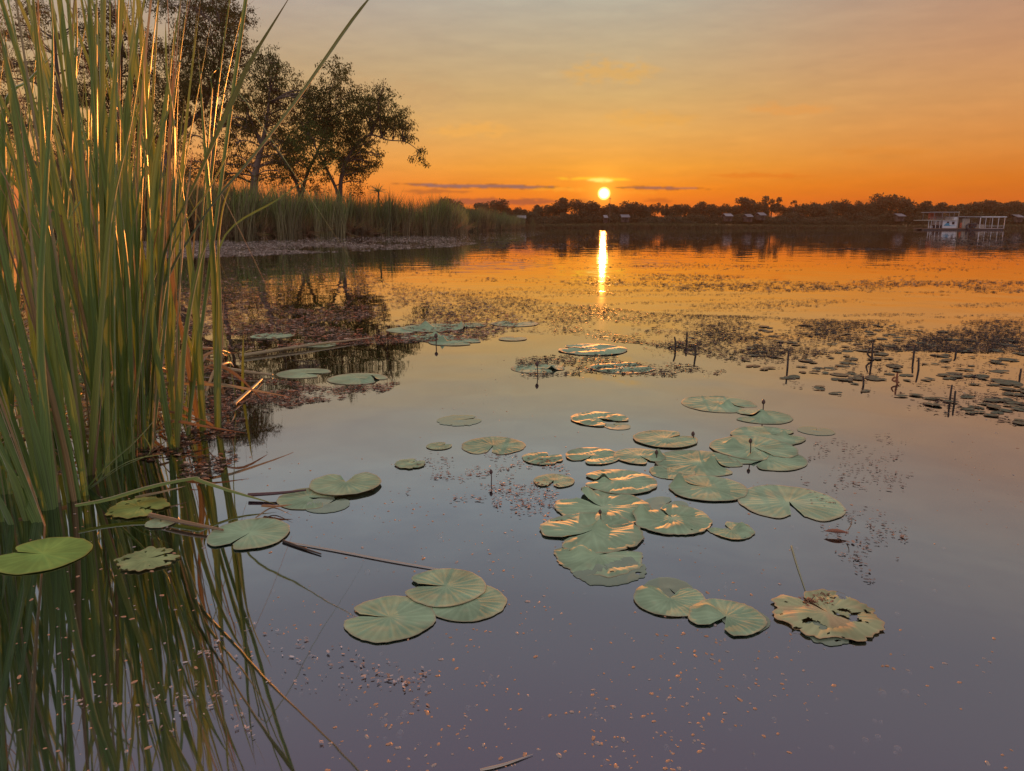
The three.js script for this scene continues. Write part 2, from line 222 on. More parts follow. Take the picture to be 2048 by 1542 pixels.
{
  const protos = []; for (let i = 0; i < 14; i++) protos.push(proto(100 + i));
  const R = rng(5), bands = [   // x0, x1, y0, y1 (where the shoots meet the water), how many, lean to the right
    [-70, 150, 985, 1050, 6, -0.13], [-260, 40, 870, 990, 10, -0.06], [170, 262, 905, 962, 4, 0.0], [225, 335, 862, 905, 5, 0.02], [330, 430, 838, 880, 2, 0.04],
    [-260, 250, 740, 860, 18, 0.0], [150, 350, 690, 770, 8, 0.04], [-300, 290, 610, 720, 18, 0.02], [-350, 280, 560, 620, 10, 0.02],
  ];
  const where = ['green bulrush shoot in the nearest left-leaning clump', 'green bulrush shoot at the edge of the view behind the nearest clump', 'green bulrush shoot right of the nearest left-leaning clump', 'green bulrush shoot in the middle of the front row', 'slender bulrush shoot near the outermost stems', 'green bulrush shoot in the second row behind the nearest clump', 'green bulrush shoot in the thinning right part of the second row', 'green bulrush shoot in the shaded third row', 'green bulrush shoot in the rearmost row of the left stand'];
  const used = new Set();
  for (const [row, [x0, x1, y0, y1, n, tilt]] of bands.entries()) for (let i = 0; i < n; i++) {
    const k = Math.floor(R() * 14), p = onWater(lerp(x0, x1, R()), lerp(y0, y1, R())), s = (0.58 + R() * 0.4) * (p.x < -0.42 * -p.z ? 1.36 : 1.04);
    let o = protos[k];
    if (used.has(k)) { o = protos[k].clone(); } else used.add(k);
    o.name = numbered('bulrush'); scene.add(o);
    tag(o, where[row], 'bulrush', GROUP_REED + ', row ' + ['one', 'two', 'three', 'four', 'five', 'six', 'seven', 'eight', 'nine'][row]);
    o.position.set(p.x, -0.02, p.z); o.scale.set(s, s * (0.92 + R() * 0.2), s); o.rotation.set(gauss(R) * 0.05, R() * 6.28, -tilt - gauss(R) * 0.06, 'ZXY');
  }
  // shoots whose leaves can be picked out: each leaf as points (x, y in the photograph's frame, metres away), width in metres, twist, material
  const leafAt = (parent, base, list, w, tw0, tw1, mat, opt = {}) => { const pts = list.map(([x, y, d]) => at(x, y, d).sub(base)); return mesh('leaf', blade(pts, w, { tw0, tw1, seg: 18, face: null, ...opt }), mat, parent); };
  const [G, Y, Bl, G2, Y2] = reedMats, [S1, S2, S3] = strawMats, Backlit = straps([0.17, 0.2, 0.04], 0.22);  // last one is a darker leaf copy, backlit shade put into its colour
  const plants = [   // x, y of the foot; label; leaves: [path of (x, y) from the foot up, width in frame units at the foot's distance, start twist, end twist, material]
    [290, 892, 'bulrush whose longest leaf leans far right across the tree tops', [[[[290, 892], [311, 556 + 60], [409, 428], [506, 311], [599, 191], [697, 50], [752, -20]], 16, 0.1, 1.5, Backlit], [[[288, 892], [330, 560], [362, 459], [420, 373], [476, 270]], 15, 0.2, 0.9, Y2], [[[286, 892], [262, 560], [250, 330], [262, 150], [300, -60]], 17, 0.1, 1.2, G]]],
    [300, 900, 'bulrush leaning right with its narrow twisted tip against the sky', [[[[300, 900], [318, 600], [335, 482], [393, 358], [440, 253], [471, 187], [502, 120], [585, -15]], 16, 0, 2.6, Backlit], [[[304, 900], [330, 640], [348, 300], [334, 150], [331, 44]], 14, 0.3, 1.2, G2]]],
    [435, 866, 'outermost upright bulrush at the right edge of the stand', [[[[437, 866], [432, 640], [420, 428], [408, 272], [395, 84]], 17, 0, 0.7, G], [[[432, 866], [430, 700], [440, 451], [472, 342]], 9, 0.6, 1.6, Y], [[[436, 862], [440, 640], [437, 520], [436, 455]], 11, 0.1, 0.4, Y2]]],
    [405, 870, 'bulrush of slender leaves just inside the outermost shoot', [[[[405, 870], [398, 700], [385, 560], [368, 420], [352, 300]], 15, 0, 0.8, G], [[[400, 866], [372, 700], [345, 560], [338, 330], [350, 88]], 12, 0.3, 1.4, S1], [[[408, 868], [400, 760], [380, 690], [368, 655]], 13, 0.2, 0.3, Y]]],
    [352, 905, 'bulrush with broad yellow-green leaves crossing low at its foot', [[[[352, 905], [362, 760], [375, 640], [400, 520], [424, 470]], 18, 0, 0.5, Y], [[[345, 905], [318, 740], [300, 560], [310, 330], [352, 170]], 15, 0.2, 0.8, G2], [[[355, 905], [352, 700], [366, 480], [385, 300]], 11, 0.4, 1.8, S3]]],
    [182, 958, 'single pale bulrush leaf rising straight from the water', [[[[180, 958], [192, 780], [205, 600], [222, 420], [262, 240], [290, 60]], 19, 0, 0.7, Y2], [[[186, 958], [196, 860], [210, 720]], 8, 0.4, 1, S2]]],
    [160, 1002, 'nearest bulrush with leaves sweeping up to the left', [[[[172, 1000], [140, 800], [100, 610], [62, 420], [30, 240], [0, 70]], 17, 0.1, 0.8, G], [[[158, 1008], [120, 820], [70, 600], [28, 420], [-30, 200]], 20, 0, 0.5, Bl], [[[140, 1014], [112, 860], [60, 700], [10, 520], [-40, 360]], 21, 0.1, 0.6, G], [[[146, 1010], [116, 780], [92, 520], [84, 260], [60, -60]], 18, 0, 0.9, Y], [[[150, 1012], [128, 900], [84, 700], [40, 480], [10, 350]], 14, 0.8, 1.5, S1]]],
    [104, 1028, 'bulrush with thick dark leaves at the lower left', [[[[104, 1028], [78, 900], [40, 740], [0, 600], [-50, 440]], 22, 0, 0.4, G2], [[[94, 1030], [62, 880], [30, 760], [-20, 640]], 20, 0.2, 0.5, G], [[[110, 1024], [92, 860], [80, 640], [90, 400], [105, 120], [96, -80]], 20, 0, 0.7, Bl]]],
    [52, 1050, 'leaning bulrush shoot cut by the left edge of the view', [[[[56, 1050], [28, 960], [-10, 880], [-60, 790]], 18, 0, 0.4, G], [[[26, 1058], [0, 1000], [-40, 920]], 16, 0, 0.4, G2]]],
    [255, 915, 'tall bulrush with a broken leaf hanging from its side', [[[[250, 915], [246, 700], [228, 480], [196, 250], [180, 60], [176, -60]], 18, 0, 0.7, G], [[[258, 912], [262, 760], [255, 560], [236, 380], [226, 200], [246, 30]], 16, 0.2, 1.0, Bl], [[[255, 915], [270, 800], [290, 640], [300, 500], [290, 240], [282, 0]], 13, 0.2, 1.2, Y]]],
    [215, 800, 'bulrush with five yellow-lit leaves behind the nearest shoots', [[[[205, 808], [226, 720], [256, 640], [300, 570], [322, 520]], 20, 0, 0.3, Y2], [[[210, 812], [240, 700], [290, 600], [335, 480]], 16, 0.1, 0.4, Y], [[[200, 800], [190, 600], [160, 400], [130, 200], [118, 20]], 16, 0.1, 0.8, G], [[[204, 800], [200, 500], [212, 300], [248, 40]], 14, 0.2, 1.2, S1], [[[215, 804], [222, 600], [208, 380], [200, 160]], 13, 0.2, 0.9, Y]]],
    [96, 850, 'bulrush of broad blue-green leaves at the left', [[[[100, 850], [98, 600], [100, 400], [97, 226]], 24, 0, 0.2, Bl], [[[90, 850], [60, 560], [40, 300], [4, 40]], 20, 0, 0.4, Bl], [[[96, 850], [120, 560], [140, 300], [152, 80], [150, -60]], 18, 0.1, 0.6, G2], [[[104, 850], [128, 660], [170, 420], [178, 200]], 14, 0.2, 0.8, Y]]],
    [12, 860, 'bulrush with a kinked leaf crossing in front of the stand', [[[[12, 860], [14, 560], [8, 230], [60, 160], [114, 102]], 17, 0, 0.3, Bl], [[[8, 862], [-4, 600], [10, 420], [26, 300]], 18, 0, 0.4, Y2], [[[16, 860], [30, 700], [42, 520], [70, 390], [69, 380]], 16, 0, 0.5, Y]]],
    [472, 800, 'lone thin reed straw leaning over the open water', [[[[472, 800], [436, 506], [564, 393], [705, 296]], 5, 0, 0.4, G2]]],
    [486, 790, 'single green reed spike standing in open water right of the stand', [[[[485, 792], [486, 720], [487, 664]], 6, 0, 0.4, Y]]],
    [444, 760, 'thin orange reed spike beside the outermost bulrush', [[[[440, 760], [444, 680], [448, 585]], 6, 0.2, 0.6, S1]]],
  ];
  for (const [x, y, label, leaves] of plants) {
    const b = onWater(x, y), o = root('bulrush', b, label, 'bulrush'), d = -b.z, k = d / F;
    for (const [path, w, t0, t1, m] of leaves) {
      const n = path.length, pts = path.map(([px, py], i) => { if (!i) return onWater(px, py, -0.01).sub(b); const q = at(px, py, d - 0.05 * (i / n)); return q.sub(b); });
      mesh('leaf', blade(pts, w * k, { tw0: t0, tw1: t1, seg: 20, pow: 2.8 }), m, o);
    }
  }
}

// ---------------------------------------------------------------- eucalypts on the left bank
const barkMat = std([0.11, 0.085, 0.07], 0.9), barkPale = std([0.2, 0.16, 0.14], 0.85);
const leafMat = phys([1, 1, 1], 1, { vertexColors: true, transmission: 0.18, thickness: 0, side: THREE.DoubleSide, specularIntensity: 0.4, name: 'eucalypt_leaves' });
function leafCloud(R, clumps, count, len, wid, droop, tint) {   // clumps: [centre, radius]; slender hanging leaves in little sprays
  const pos = [], idx = [], col = [];
  for (const [c, r, k = 1] of clumps) {
    const tone = 0.72 + R() * 0.6, brown = R() * R();
    const n = Math.round(count * k * (r / 1) ** 2), sprays = Math.max(3, Math.round(n / 15));
    for (let s = 0; s < sprays; s++) {
      const a = R() * 6.28, u = R() * 2 - 1, rad = r * Math.pow(R(), 0.42) * (0.95 + 0.5 * R()), q = Math.sqrt(1 - u * u);
      const sc = V(c.x + Math.cos(a) * q * rad, c.y + u * rad * 0.82, c.z + Math.sin(a) * q * rad * 1.1);
      for (let i = 0; i < 15; i++) {
        const p = sc.clone().add(V(gauss(R) * 0.19, gauss(R) * 0.13 - 0.04, gauss(R) * 0.19)), d = V(gauss(R), -droop + gauss(R) * 0.9, gauss(R)).normalize(), e = V(gauss(R), gauss(R), gauss(R)).cross(d).normalize();
        const L = len * (0.7 + R() * 0.7), w = wid * (0.7 + R() * 0.6), o = pos.length / 3, m = p.clone().addScaledVector(d, L * 0.45), t = p.clone().addScaledVector(d, L);
        pos.push(p.x, p.y, p.z, m.x + e.x * w, m.y + e.y * w, m.z + e.z * w, t.x, t.y, t.z, m.x - e.x * w, m.y - e.y * w, m.z - e.z * w);
        idx.push(o, o + 1, o + 2, o, o + 2, o + 3);
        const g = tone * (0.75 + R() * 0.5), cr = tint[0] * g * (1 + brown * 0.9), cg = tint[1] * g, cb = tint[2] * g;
        for (let v = 0; v < 4; v++) col.push(cr, cg, cb);
      }
    }
  }
  return geom(pos, idx, null, col);
}
function eucalypt(seed, dist, trunks, clumps, label, { pale = false, tint = [0.075, 0.08, 0.03], dens = 1300, group } = {}) {
  const R = rng(seed), foot = at(trunks[0].p[0][0], trunks[0].p[0][1], dist), gy = groundHeight(foot.x, -dist), base = V(foot.x, gy, -dist);
  const o = root('gum_tree', base, label, 'tree', group), m = pale ? barkPale : barkMat, k = dist / F, stops = [];
  for (const { p, r } of trunks) {
    const dz = p === trunks[0].p ? 0 : gauss(R) * 0.8;
    const pts = p.map(([x, y], i) => { const q = at(x, y, dist).sub(base); q.z += dz * (i / p.length); return q; });
    if (p === trunks[0].p || Math.abs(p[0][1] - trunks[0].p[0][1]) < 12) pts.unshift(V(pts[0].x, -0.3, pts[0].z));
    mesh('trunk', stem(pts, r.map((v) => v * k * 0.72), 8, 4), m, o);
    const c = new THREE.CatmullRomCurve3(pts); for (let i = 3; i <= 12; i++) stops.push([c.getPoint(i / 12), lerp(r[0], r[r.length - 1], i / 12) * k]);
  }
  const more = clumps.flatMap(([x, y, r, den = 1]) => [0, 1].map(() => { const a = R() * 6.28; return [x + Math.cos(a) * r * 1.25, y + Math.sin(a) * r * 0.8 + r * 0.15, r * (0.3 + R() * 0.25), den * 0.75]; }));
  const balls = [...clumps, ...more].map(([x, y, r, den = 1]) => [at(x, y, dist).sub(base).add(V(0, 0, gauss(R) * 1.6)), r * k, den]);
  for (const [c, r] of balls) {   // a limb from the nearest lower point of a trunk to each clump, with twigs into it
    let best = stops[0], bd = 1e9; for (const s of stops) { const d = s[0].distanceTo(c) + (s[0].y > c.y ? 1.2 : 0); if (d < bd) { bd = d; best = s; } }
    const mid = best[0].clone().lerp(c, 0.5).add(V(gauss(R) * 0.25, 0.18 * bd * R(), gauss(R) * 0.25)), rr = Math.max(0.012, Math.min(best[1] * 0.6, 0.02 + bd * 0.014));
    const parts = [stem([best[0], mid, c], [rr, rr * 0.7, rr * 0.35], 5, 3)];
    for (let i = 0; i < 5; i++) { const s = mid.clone().lerp(c, R()), e = c.clone().add(V(gauss(R), gauss(R), gauss(R)).multiplyScalar(r * 1.1)); parts.push(stem([s, s.clone().lerp(e, 0.5).add(V(gauss(R), gauss(R), gauss(R)).multiplyScalar(0.08)), e], [rr * 0.4, rr * 0.25, 0.004], 4, 2)); }
    mesh('limb', mergeGeometries(parts), m, o);
  }
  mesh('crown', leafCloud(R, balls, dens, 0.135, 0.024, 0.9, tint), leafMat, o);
  return o;
}
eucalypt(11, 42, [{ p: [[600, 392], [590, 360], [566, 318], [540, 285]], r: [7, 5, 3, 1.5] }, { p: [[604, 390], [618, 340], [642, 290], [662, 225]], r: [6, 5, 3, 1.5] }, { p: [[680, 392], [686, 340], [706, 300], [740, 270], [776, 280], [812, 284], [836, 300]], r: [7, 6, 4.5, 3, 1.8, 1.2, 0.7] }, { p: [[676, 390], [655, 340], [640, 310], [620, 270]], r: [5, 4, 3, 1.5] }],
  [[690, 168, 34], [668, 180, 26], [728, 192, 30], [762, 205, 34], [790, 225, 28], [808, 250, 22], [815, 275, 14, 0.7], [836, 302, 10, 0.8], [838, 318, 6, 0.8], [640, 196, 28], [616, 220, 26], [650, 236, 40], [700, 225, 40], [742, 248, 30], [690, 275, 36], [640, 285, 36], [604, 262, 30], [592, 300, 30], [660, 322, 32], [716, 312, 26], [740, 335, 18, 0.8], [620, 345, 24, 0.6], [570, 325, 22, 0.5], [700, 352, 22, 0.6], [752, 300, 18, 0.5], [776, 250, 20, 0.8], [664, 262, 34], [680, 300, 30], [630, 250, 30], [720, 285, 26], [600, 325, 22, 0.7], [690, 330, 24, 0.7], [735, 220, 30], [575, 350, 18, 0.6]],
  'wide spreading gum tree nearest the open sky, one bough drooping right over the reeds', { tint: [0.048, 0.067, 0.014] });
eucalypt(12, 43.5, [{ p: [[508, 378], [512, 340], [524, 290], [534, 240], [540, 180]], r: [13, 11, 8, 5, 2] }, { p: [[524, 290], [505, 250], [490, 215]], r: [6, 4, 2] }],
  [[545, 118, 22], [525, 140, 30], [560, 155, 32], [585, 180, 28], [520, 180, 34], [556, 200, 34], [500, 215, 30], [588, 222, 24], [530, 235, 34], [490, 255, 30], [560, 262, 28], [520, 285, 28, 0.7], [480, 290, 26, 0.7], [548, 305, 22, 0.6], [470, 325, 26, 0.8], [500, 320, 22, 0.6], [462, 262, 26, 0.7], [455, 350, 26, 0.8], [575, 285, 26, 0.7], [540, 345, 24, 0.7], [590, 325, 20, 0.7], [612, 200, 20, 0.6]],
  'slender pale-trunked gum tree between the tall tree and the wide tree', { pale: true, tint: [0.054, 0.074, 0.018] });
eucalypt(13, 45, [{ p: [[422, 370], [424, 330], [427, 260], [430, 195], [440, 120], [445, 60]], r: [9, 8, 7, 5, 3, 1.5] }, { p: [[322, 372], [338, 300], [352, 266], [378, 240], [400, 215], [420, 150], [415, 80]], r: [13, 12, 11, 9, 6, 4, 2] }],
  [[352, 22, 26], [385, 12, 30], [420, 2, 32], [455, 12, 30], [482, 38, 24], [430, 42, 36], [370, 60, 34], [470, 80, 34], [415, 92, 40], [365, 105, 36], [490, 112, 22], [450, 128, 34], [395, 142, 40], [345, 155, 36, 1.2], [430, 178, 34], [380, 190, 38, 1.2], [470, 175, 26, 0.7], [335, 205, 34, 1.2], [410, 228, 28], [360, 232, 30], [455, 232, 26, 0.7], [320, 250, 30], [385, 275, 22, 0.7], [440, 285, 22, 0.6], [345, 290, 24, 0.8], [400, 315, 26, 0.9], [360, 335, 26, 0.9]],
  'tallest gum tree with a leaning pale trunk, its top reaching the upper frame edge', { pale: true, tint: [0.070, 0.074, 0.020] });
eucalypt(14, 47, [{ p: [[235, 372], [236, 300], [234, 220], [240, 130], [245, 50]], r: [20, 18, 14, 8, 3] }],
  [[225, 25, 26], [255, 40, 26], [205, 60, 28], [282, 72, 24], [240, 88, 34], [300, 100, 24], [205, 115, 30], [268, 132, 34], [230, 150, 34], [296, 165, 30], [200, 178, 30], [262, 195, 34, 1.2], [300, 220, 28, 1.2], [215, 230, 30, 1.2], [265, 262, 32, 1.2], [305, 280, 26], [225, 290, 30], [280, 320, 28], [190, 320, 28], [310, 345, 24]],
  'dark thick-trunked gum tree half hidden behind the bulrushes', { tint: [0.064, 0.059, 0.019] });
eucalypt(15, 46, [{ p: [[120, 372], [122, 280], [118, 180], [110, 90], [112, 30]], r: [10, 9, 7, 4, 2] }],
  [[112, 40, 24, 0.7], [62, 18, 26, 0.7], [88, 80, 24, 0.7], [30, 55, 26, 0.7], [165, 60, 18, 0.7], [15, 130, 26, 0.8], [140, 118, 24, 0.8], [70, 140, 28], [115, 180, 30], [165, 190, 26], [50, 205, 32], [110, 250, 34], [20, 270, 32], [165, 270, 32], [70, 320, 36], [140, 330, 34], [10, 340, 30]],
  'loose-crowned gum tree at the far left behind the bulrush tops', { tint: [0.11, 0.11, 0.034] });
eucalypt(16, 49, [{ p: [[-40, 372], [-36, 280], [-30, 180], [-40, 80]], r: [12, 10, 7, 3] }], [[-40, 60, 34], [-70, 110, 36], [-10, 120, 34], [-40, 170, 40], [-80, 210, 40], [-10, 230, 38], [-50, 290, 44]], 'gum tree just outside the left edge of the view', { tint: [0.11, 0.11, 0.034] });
// low scrub between the trunks, and a small screw palm
{
  const spots = [[330, 350, 26], [385, 345, 24], [455, 350, 24], [540, 360, 20], [640, 372, 18], [585, 374, 15], [715, 376, 14], [250, 345, 28], [160, 350, 30], [70, 350, 30]];
  spots.forEach(([x, y, r], i) => {
    const R = rng(300 + i), d = 41.5 + R() * 1.5, base = at(x, 388, d); base.y = groundHeight(base.x, -d);
    const o = root('scrub_bush', base, 'low dark scrub bush behind the reed bed under the gum trees', 'bush', 'scrub under the gum trees'), k = d / F, c = at(x, y, d).sub(base);
    const balls = []; for (let j = 0; j < 5; j++) balls.push([c.clone().add(V(gauss(R) * r * k * 1.2, gauss(R) * r * k * 0.5 - 0.1, gauss(R) * 0.5)), r * k * (0.5 + R() * 0.3)]);
    mesh('foliage', leafCloud(R, balls, 420, 0.15, 0.02, 0.2, [0.06, 0.075, 0.022]), leafMat, o);
    mesh('stems', mergeGeometries(balls.map(([q]) => stem([V(gauss(R) * 0.1, -0.2, 0), q.clone().multiplyScalar(0.5), q], [0.03, 0.02, 0.008], 4, 2))), barkMat, o);
  });
  const R = rng(77), d = 43, base = at(757, 400, d); base.y = groundHeight(base.x, -d);
  const o = root('screw_palm', base, 'small spiky screw palm at the right end of the gum trees', 'palm tree'), top = at(757, 384, d).sub(base);
  mesh('trunk', stem([V(0, -0.2, 0), top.clone().multiplyScalar(0.5), top], [0.07, 0.06, 0.05], 6, 2), barkMat, o);
  for (let i = 0; i < 34; i++) { const a = R() * 6.28, e = R() * 1.5 - 0.2, L = 0.5 + R() * 0.35, dir = V(Math.cos(a) * Math.cos(e), Math.sin(e), Math.sin(a) * Math.cos(e)); mesh('leaf', blade([top, top.clone().addScaledVector(dir, L * 0.55), top.clone().addScaledVector(dir, L).add(V(0, -0.22 * L, 0))], 0.05, { face: V(0, 1, 0.2), seg: 5 }), reedMats[3], o); }
}

// ---------------------------------------------------------------- reed beds: masses of stems
function tuft(seed, n, h, spread, w) {
  const R = rng(seed), parts = [];
  for (let i = 0; i < n; i++) {
    const a = R() * 6.28, d = V(Math.cos(a), 0, Math.sin(a)), b = V(gauss(R) * spread, 0, gauss(R) * spread), L = h * (0.62 + R() * 0.5), lean = R() * 0.16, bend = R() * R() * 0.35;
    const g = blade([0, 0.5, 1].map((t) => b.clone().addScaledVector(d, L * (lean * t + bend * t * t * t)).add(V(0, L * t * (1 - 0.3 * bend * t), 0))), w * (0.7 + 0.6 * R()), { face: V(R() - 0.5, 0, R() - 0.5), tw1: gauss(R) * 2, seg: 5, gutter: 0.1 });
    const c = [], v = g.attributes.position.count, dead = R() < 0.3, tone = 0.7 + R() * 0.6;
    for (let k = 0; k < v; k++) { const t = clamp(g.attributes.position.getY(k) / h), m = dead ? 1 : clamp(1 - (t - 0.25) * 1.8); c.push(tone * lerp(0.15, 0.18, m), tone * lerp(0.225, 0.165, m), tone * lerp(0.045, 0.08, m)); }
    g.setAttribute('color', new THREE.Float32BufferAttribute(c, 3));
    parts.push(g);
  }
  return mergeGeometries(parts);
}
const bedMat = phys([1, 1, 1], 1, { vertexColors: true, transmission: 0.3, thickness: 0, side: THREE.DoubleSide, name: 'reed_mass' });
function massOf(name, parent, geo, mat, list) {
  const im = new THREE.InstancedMesh(geo, mat, list.length), m = new THREE.Matrix4(), q = new THREE.Quaternion(), e = new THREE.Euler();
  im.name = parent === scene ? numbered(name) : name; im.castShadow = im.receiveShadow = true;
  list.forEach(([p, ry, s, c, rx = 0, rz = 0], i) => { m.compose(p, q.setFromEuler(e.set(rx, ry, rz)), s.isVector3 ? s : V(s, s, s)); im.setMatrixAt(i, m); if (c) im.setColorAt(i, c); });
  parent.add(im); return im;
}
const tufts = [0, 1, 2, 3].map((i) => tuft(500 + i, 16, 2.5, 0.16, 0.035));
function reedBed(label, front, deep, n, seed, hs) {   // front: frame x and y of the water's edge; deep: metres back
  const o = root('reed_bed', V(0, 0, 0), label, 'reed bed', null, 'stuff'), R = rng(seed), lists = [[], [], [], []], x0 = front[0][0], x1 = front[front.length - 1][0];
  for (let i = 0; i < n; i++) {
    const x = lerp(x0, x1, R()), y = track(front, x), p = onWater(x, y), t = R() * R(), back = t * deep, dir = V(p.x, 0, p.z).normalize();
    p.addScaledVector(dir, back + (noise(x * 0.05, 1, seed) + noise(x * 0.2, 2, seed) * 0.5) * deep * 0.1); p.y = Math.max(-0.1, groundHeight(p.x, p.z) - 0.05);
    const s = track(hs, x) / 2.5 * (0.8 + R() * 0.28) * (1 + 0.2 * noise(x * 0.05, back * 0.5, seed + 3)), tone = 0.75 + 0.5 * R() + 0.55 * noise(x * 0.035, back, seed + 9), red = clamp(noise(x * 0.03, 4, seed + 5)) * (t < 0.3 ? 0.35 : 0.1);  // slow tone noise paints dark patches in place of shadow between the reeds
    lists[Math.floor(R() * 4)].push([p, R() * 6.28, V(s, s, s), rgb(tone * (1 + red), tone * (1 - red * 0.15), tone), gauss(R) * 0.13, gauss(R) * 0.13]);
  }
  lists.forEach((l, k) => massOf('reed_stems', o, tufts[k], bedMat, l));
  // fallen, broken stems along the front
  const fallen = []; for (let i = 0; i < n * 0.35; i++) { const x = lerp(x0, x1, R()), p = onWater(x, track(front, x)).add(V(0, 0.05 + R() * 0.3, -0.2 - R())); fallen.push([p, R() * 6.28, V(0.5, 0.5, 0.5), rgb(1.9, 1.2, 1.3), 0.9 + R() * 0.5, gauss(R)]); }
  massOf('fallen_stems', o, tufts[1], bedMat, fallen);
  return o;
}
reedBed('long dense bed of brown-green reeds below the gum trees on the left bank', [[120, 486], [320, 481], [470, 477], [600, 474], [760, 472], [900, 470], [932, 467]], 7, 1500, 41, [[120, 2.5], [480, 2.5], [620, 2.25], [760, 2.2], [860, 2.2], [932, 2.1]]);
reedBed('smaller green reed bed beyond, tapering to a point over the open water', [[905, 464.5], [960, 462], [1010, 460.5], [1046, 459.5]], 9, 520, 42, [[905, 2.7], [960, 2.7], [1020, 2.5], [1046, 2.1]]);
{ const R = rng(9), o = root('reed_clump', V(0, 0, 0), 'tiny dark reed clump standing alone off the tip of the reed beds', 'reeds', null, 'stuff'), l = []; for (let i = 0; i < 9; i++) { const p = onWater(1066 + gauss(R) * 5, 459.2); l.push([p, R() * 6, V(0.6, 0.55 + R() * 0.35, 0.6), rgb(1, 0.8, 0.7)]); } massOf('reed_stems', o, tufts[0], bedMat, l); }

// ---------------------------------------------------------------- far shore: reeds, trees, houses, mast
{
  const R = rng(61), o = root('shore_reeds', V(0, 0, 0), 'thin belt of brown reeds along the far shore', 'reeds', null, 'stuff'), l = [];
  for (let i = 0; i < 3000; i++) { const x = lerp(-15, 190, R()), z = -(FAR - 3 + R() * 4 + 3 * fbm(x * 0.02, 5, 11)), k = 0.45 + R() * 0.4 + 0.25 * noise(x * 0.06, 1, 3); l.push([V(x, Math.max(-0.05, groundHeight(x, z) - 0.1), z), R() * 6.28, V(2.4, Math.max(0.22, k * 0.72), 2.4), rgb(0.5 + R() * 0.3, 0.45, 0.4)]); }
  massOf('reed_stems', o, tufts[2], bedMat, l);
}
const farLeaf = phys([1, 1, 1], 1, { vertexColors: true, transmission: 0.2, thickness: 0, side: THREE.DoubleSide, name: 'far_leaves' });
function farTree(seed, kind) {   // unit height; kinds: dome, tall, open, bush, palm, bare
  const R = rng(seed), g = new THREE.Group(); g.name = kind === 'bush' ? 'shore_bush' : 'shore_tree';
  const balls = [], limbs = [], put = (x, y, r, k = 1) => balls.push([V(x, y, gauss(R) * 0.14), r, k]);
  if (kind === 'dome') { for (let i = 0; i < 13; i++) { const a = R() * Math.PI, q = 0.2 + R() * 0.2; put(Math.cos(a) * q * 1.15, 0.48 + Math.sin(a) * q * 0.9, 0.15 + R() * 0.06); } put(0, 0.5, 0.26); put(0.15, 0.3, 0.2); put(-0.18, 0.32, 0.2); }
  if (kind === 'tall') { for (let i = 0; i < 11; i++) { const y = 0.35 + R() * 0.58; put(gauss(R) * 0.16 * (1.2 - y), y, 0.08 + R() * 0.07); } put(0, 0.9, 0.07); }
  if (kind === 'open') { for (let i = 0; i < 9; i++) { const a = R() * 6.28; put(Math.cos(a) * 0.2, 0.72 + Math.sin(a) * 0.2, 0.09 + R() * 0.05, 0.9); } put(0, 0.72, 0.09, 0.6); }
  if (kind === 'bush') { for (let i = 0; i < 12; i++) put((R() - 0.5) * 1.3, 0.15 + R() * 0.6 * (1 - Math.abs(i - 6) / 9), 0.16 + R() * 0.12); }
  if (kind === 'bare') for (let i = 0; i < 7; i++) put(gauss(R) * 0.25, 0.55 + R() * 0.4, 0.07, 0.12);
  const trunkTop = kind === 'bush' ? 0.3 : kind === 'open' ? 0.7 : 0.55, lean = gauss(R) * 0.05;
  mesh('trunk', stem([V(0, -0.05, 0), V(lean, trunkTop * 0.5, 0), V(lean * 1.5, trunkTop, 0)], [0.026, 0.02, 0.012], 5, 2), barkMat, g);
  for (const [c] of balls) limbs.push(stem([V(lean * 0.8, trunkTop * (0.5 + R() * 0.4), 0), V(c.x * 0.5, lerp(trunkTop, c.y, 0.5), c.z * 0.5), c], [0.012, 0.008, 0.003], 3, 2));
  mesh('limbs', mergeGeometries(limbs), barkMat, g);
  const pos = [], idx = [], col = [];
  for (const [c, r, k] of balls) { const tone = 0.75 + R() * 0.6; for (let i = 0; i < 7000 * r * r * k + 40; i++) {
    const a = R() * 6.28, u = R() * 2 - 1, rad = r * Math.pow(R(), 0.4) * (0.9 + R() * 0.25), q = Math.sqrt(1 - u * u), p = V(c.x + Math.cos(a) * q * rad, c.y + u * rad * 0.85, c.z + Math.sin(a) * q * rad);
    const s = 0.018 + R() * 0.02, e = V(gauss(R), gauss(R), gauss(R)).normalize(), f = V(gauss(R), gauss(R), gauss(R)).cross(e).normalize(), o = pos.length / 3;
    for (const [x, y] of [[-1, 0], [0, -0.6], [1, 0], [0, 0.6]]) pos.push(p.x + (e.x * x + f.x * y) * s, p.y + (e.y * x + f.y * y) * s, p.z + (e.z * x + f.z * y) * s);
    idx.push(o, o + 1, o + 2, o, o + 2, o + 3); const t = tone * (0.7 + R() * 0.6); for (let v = 0; v < 4; v++) col.push(0.06 * t, 0.058 * t, 0.024 * t);
  } }
  mesh('crown', geom(pos, idx, null, col), farLeaf, g);
  return g;
}
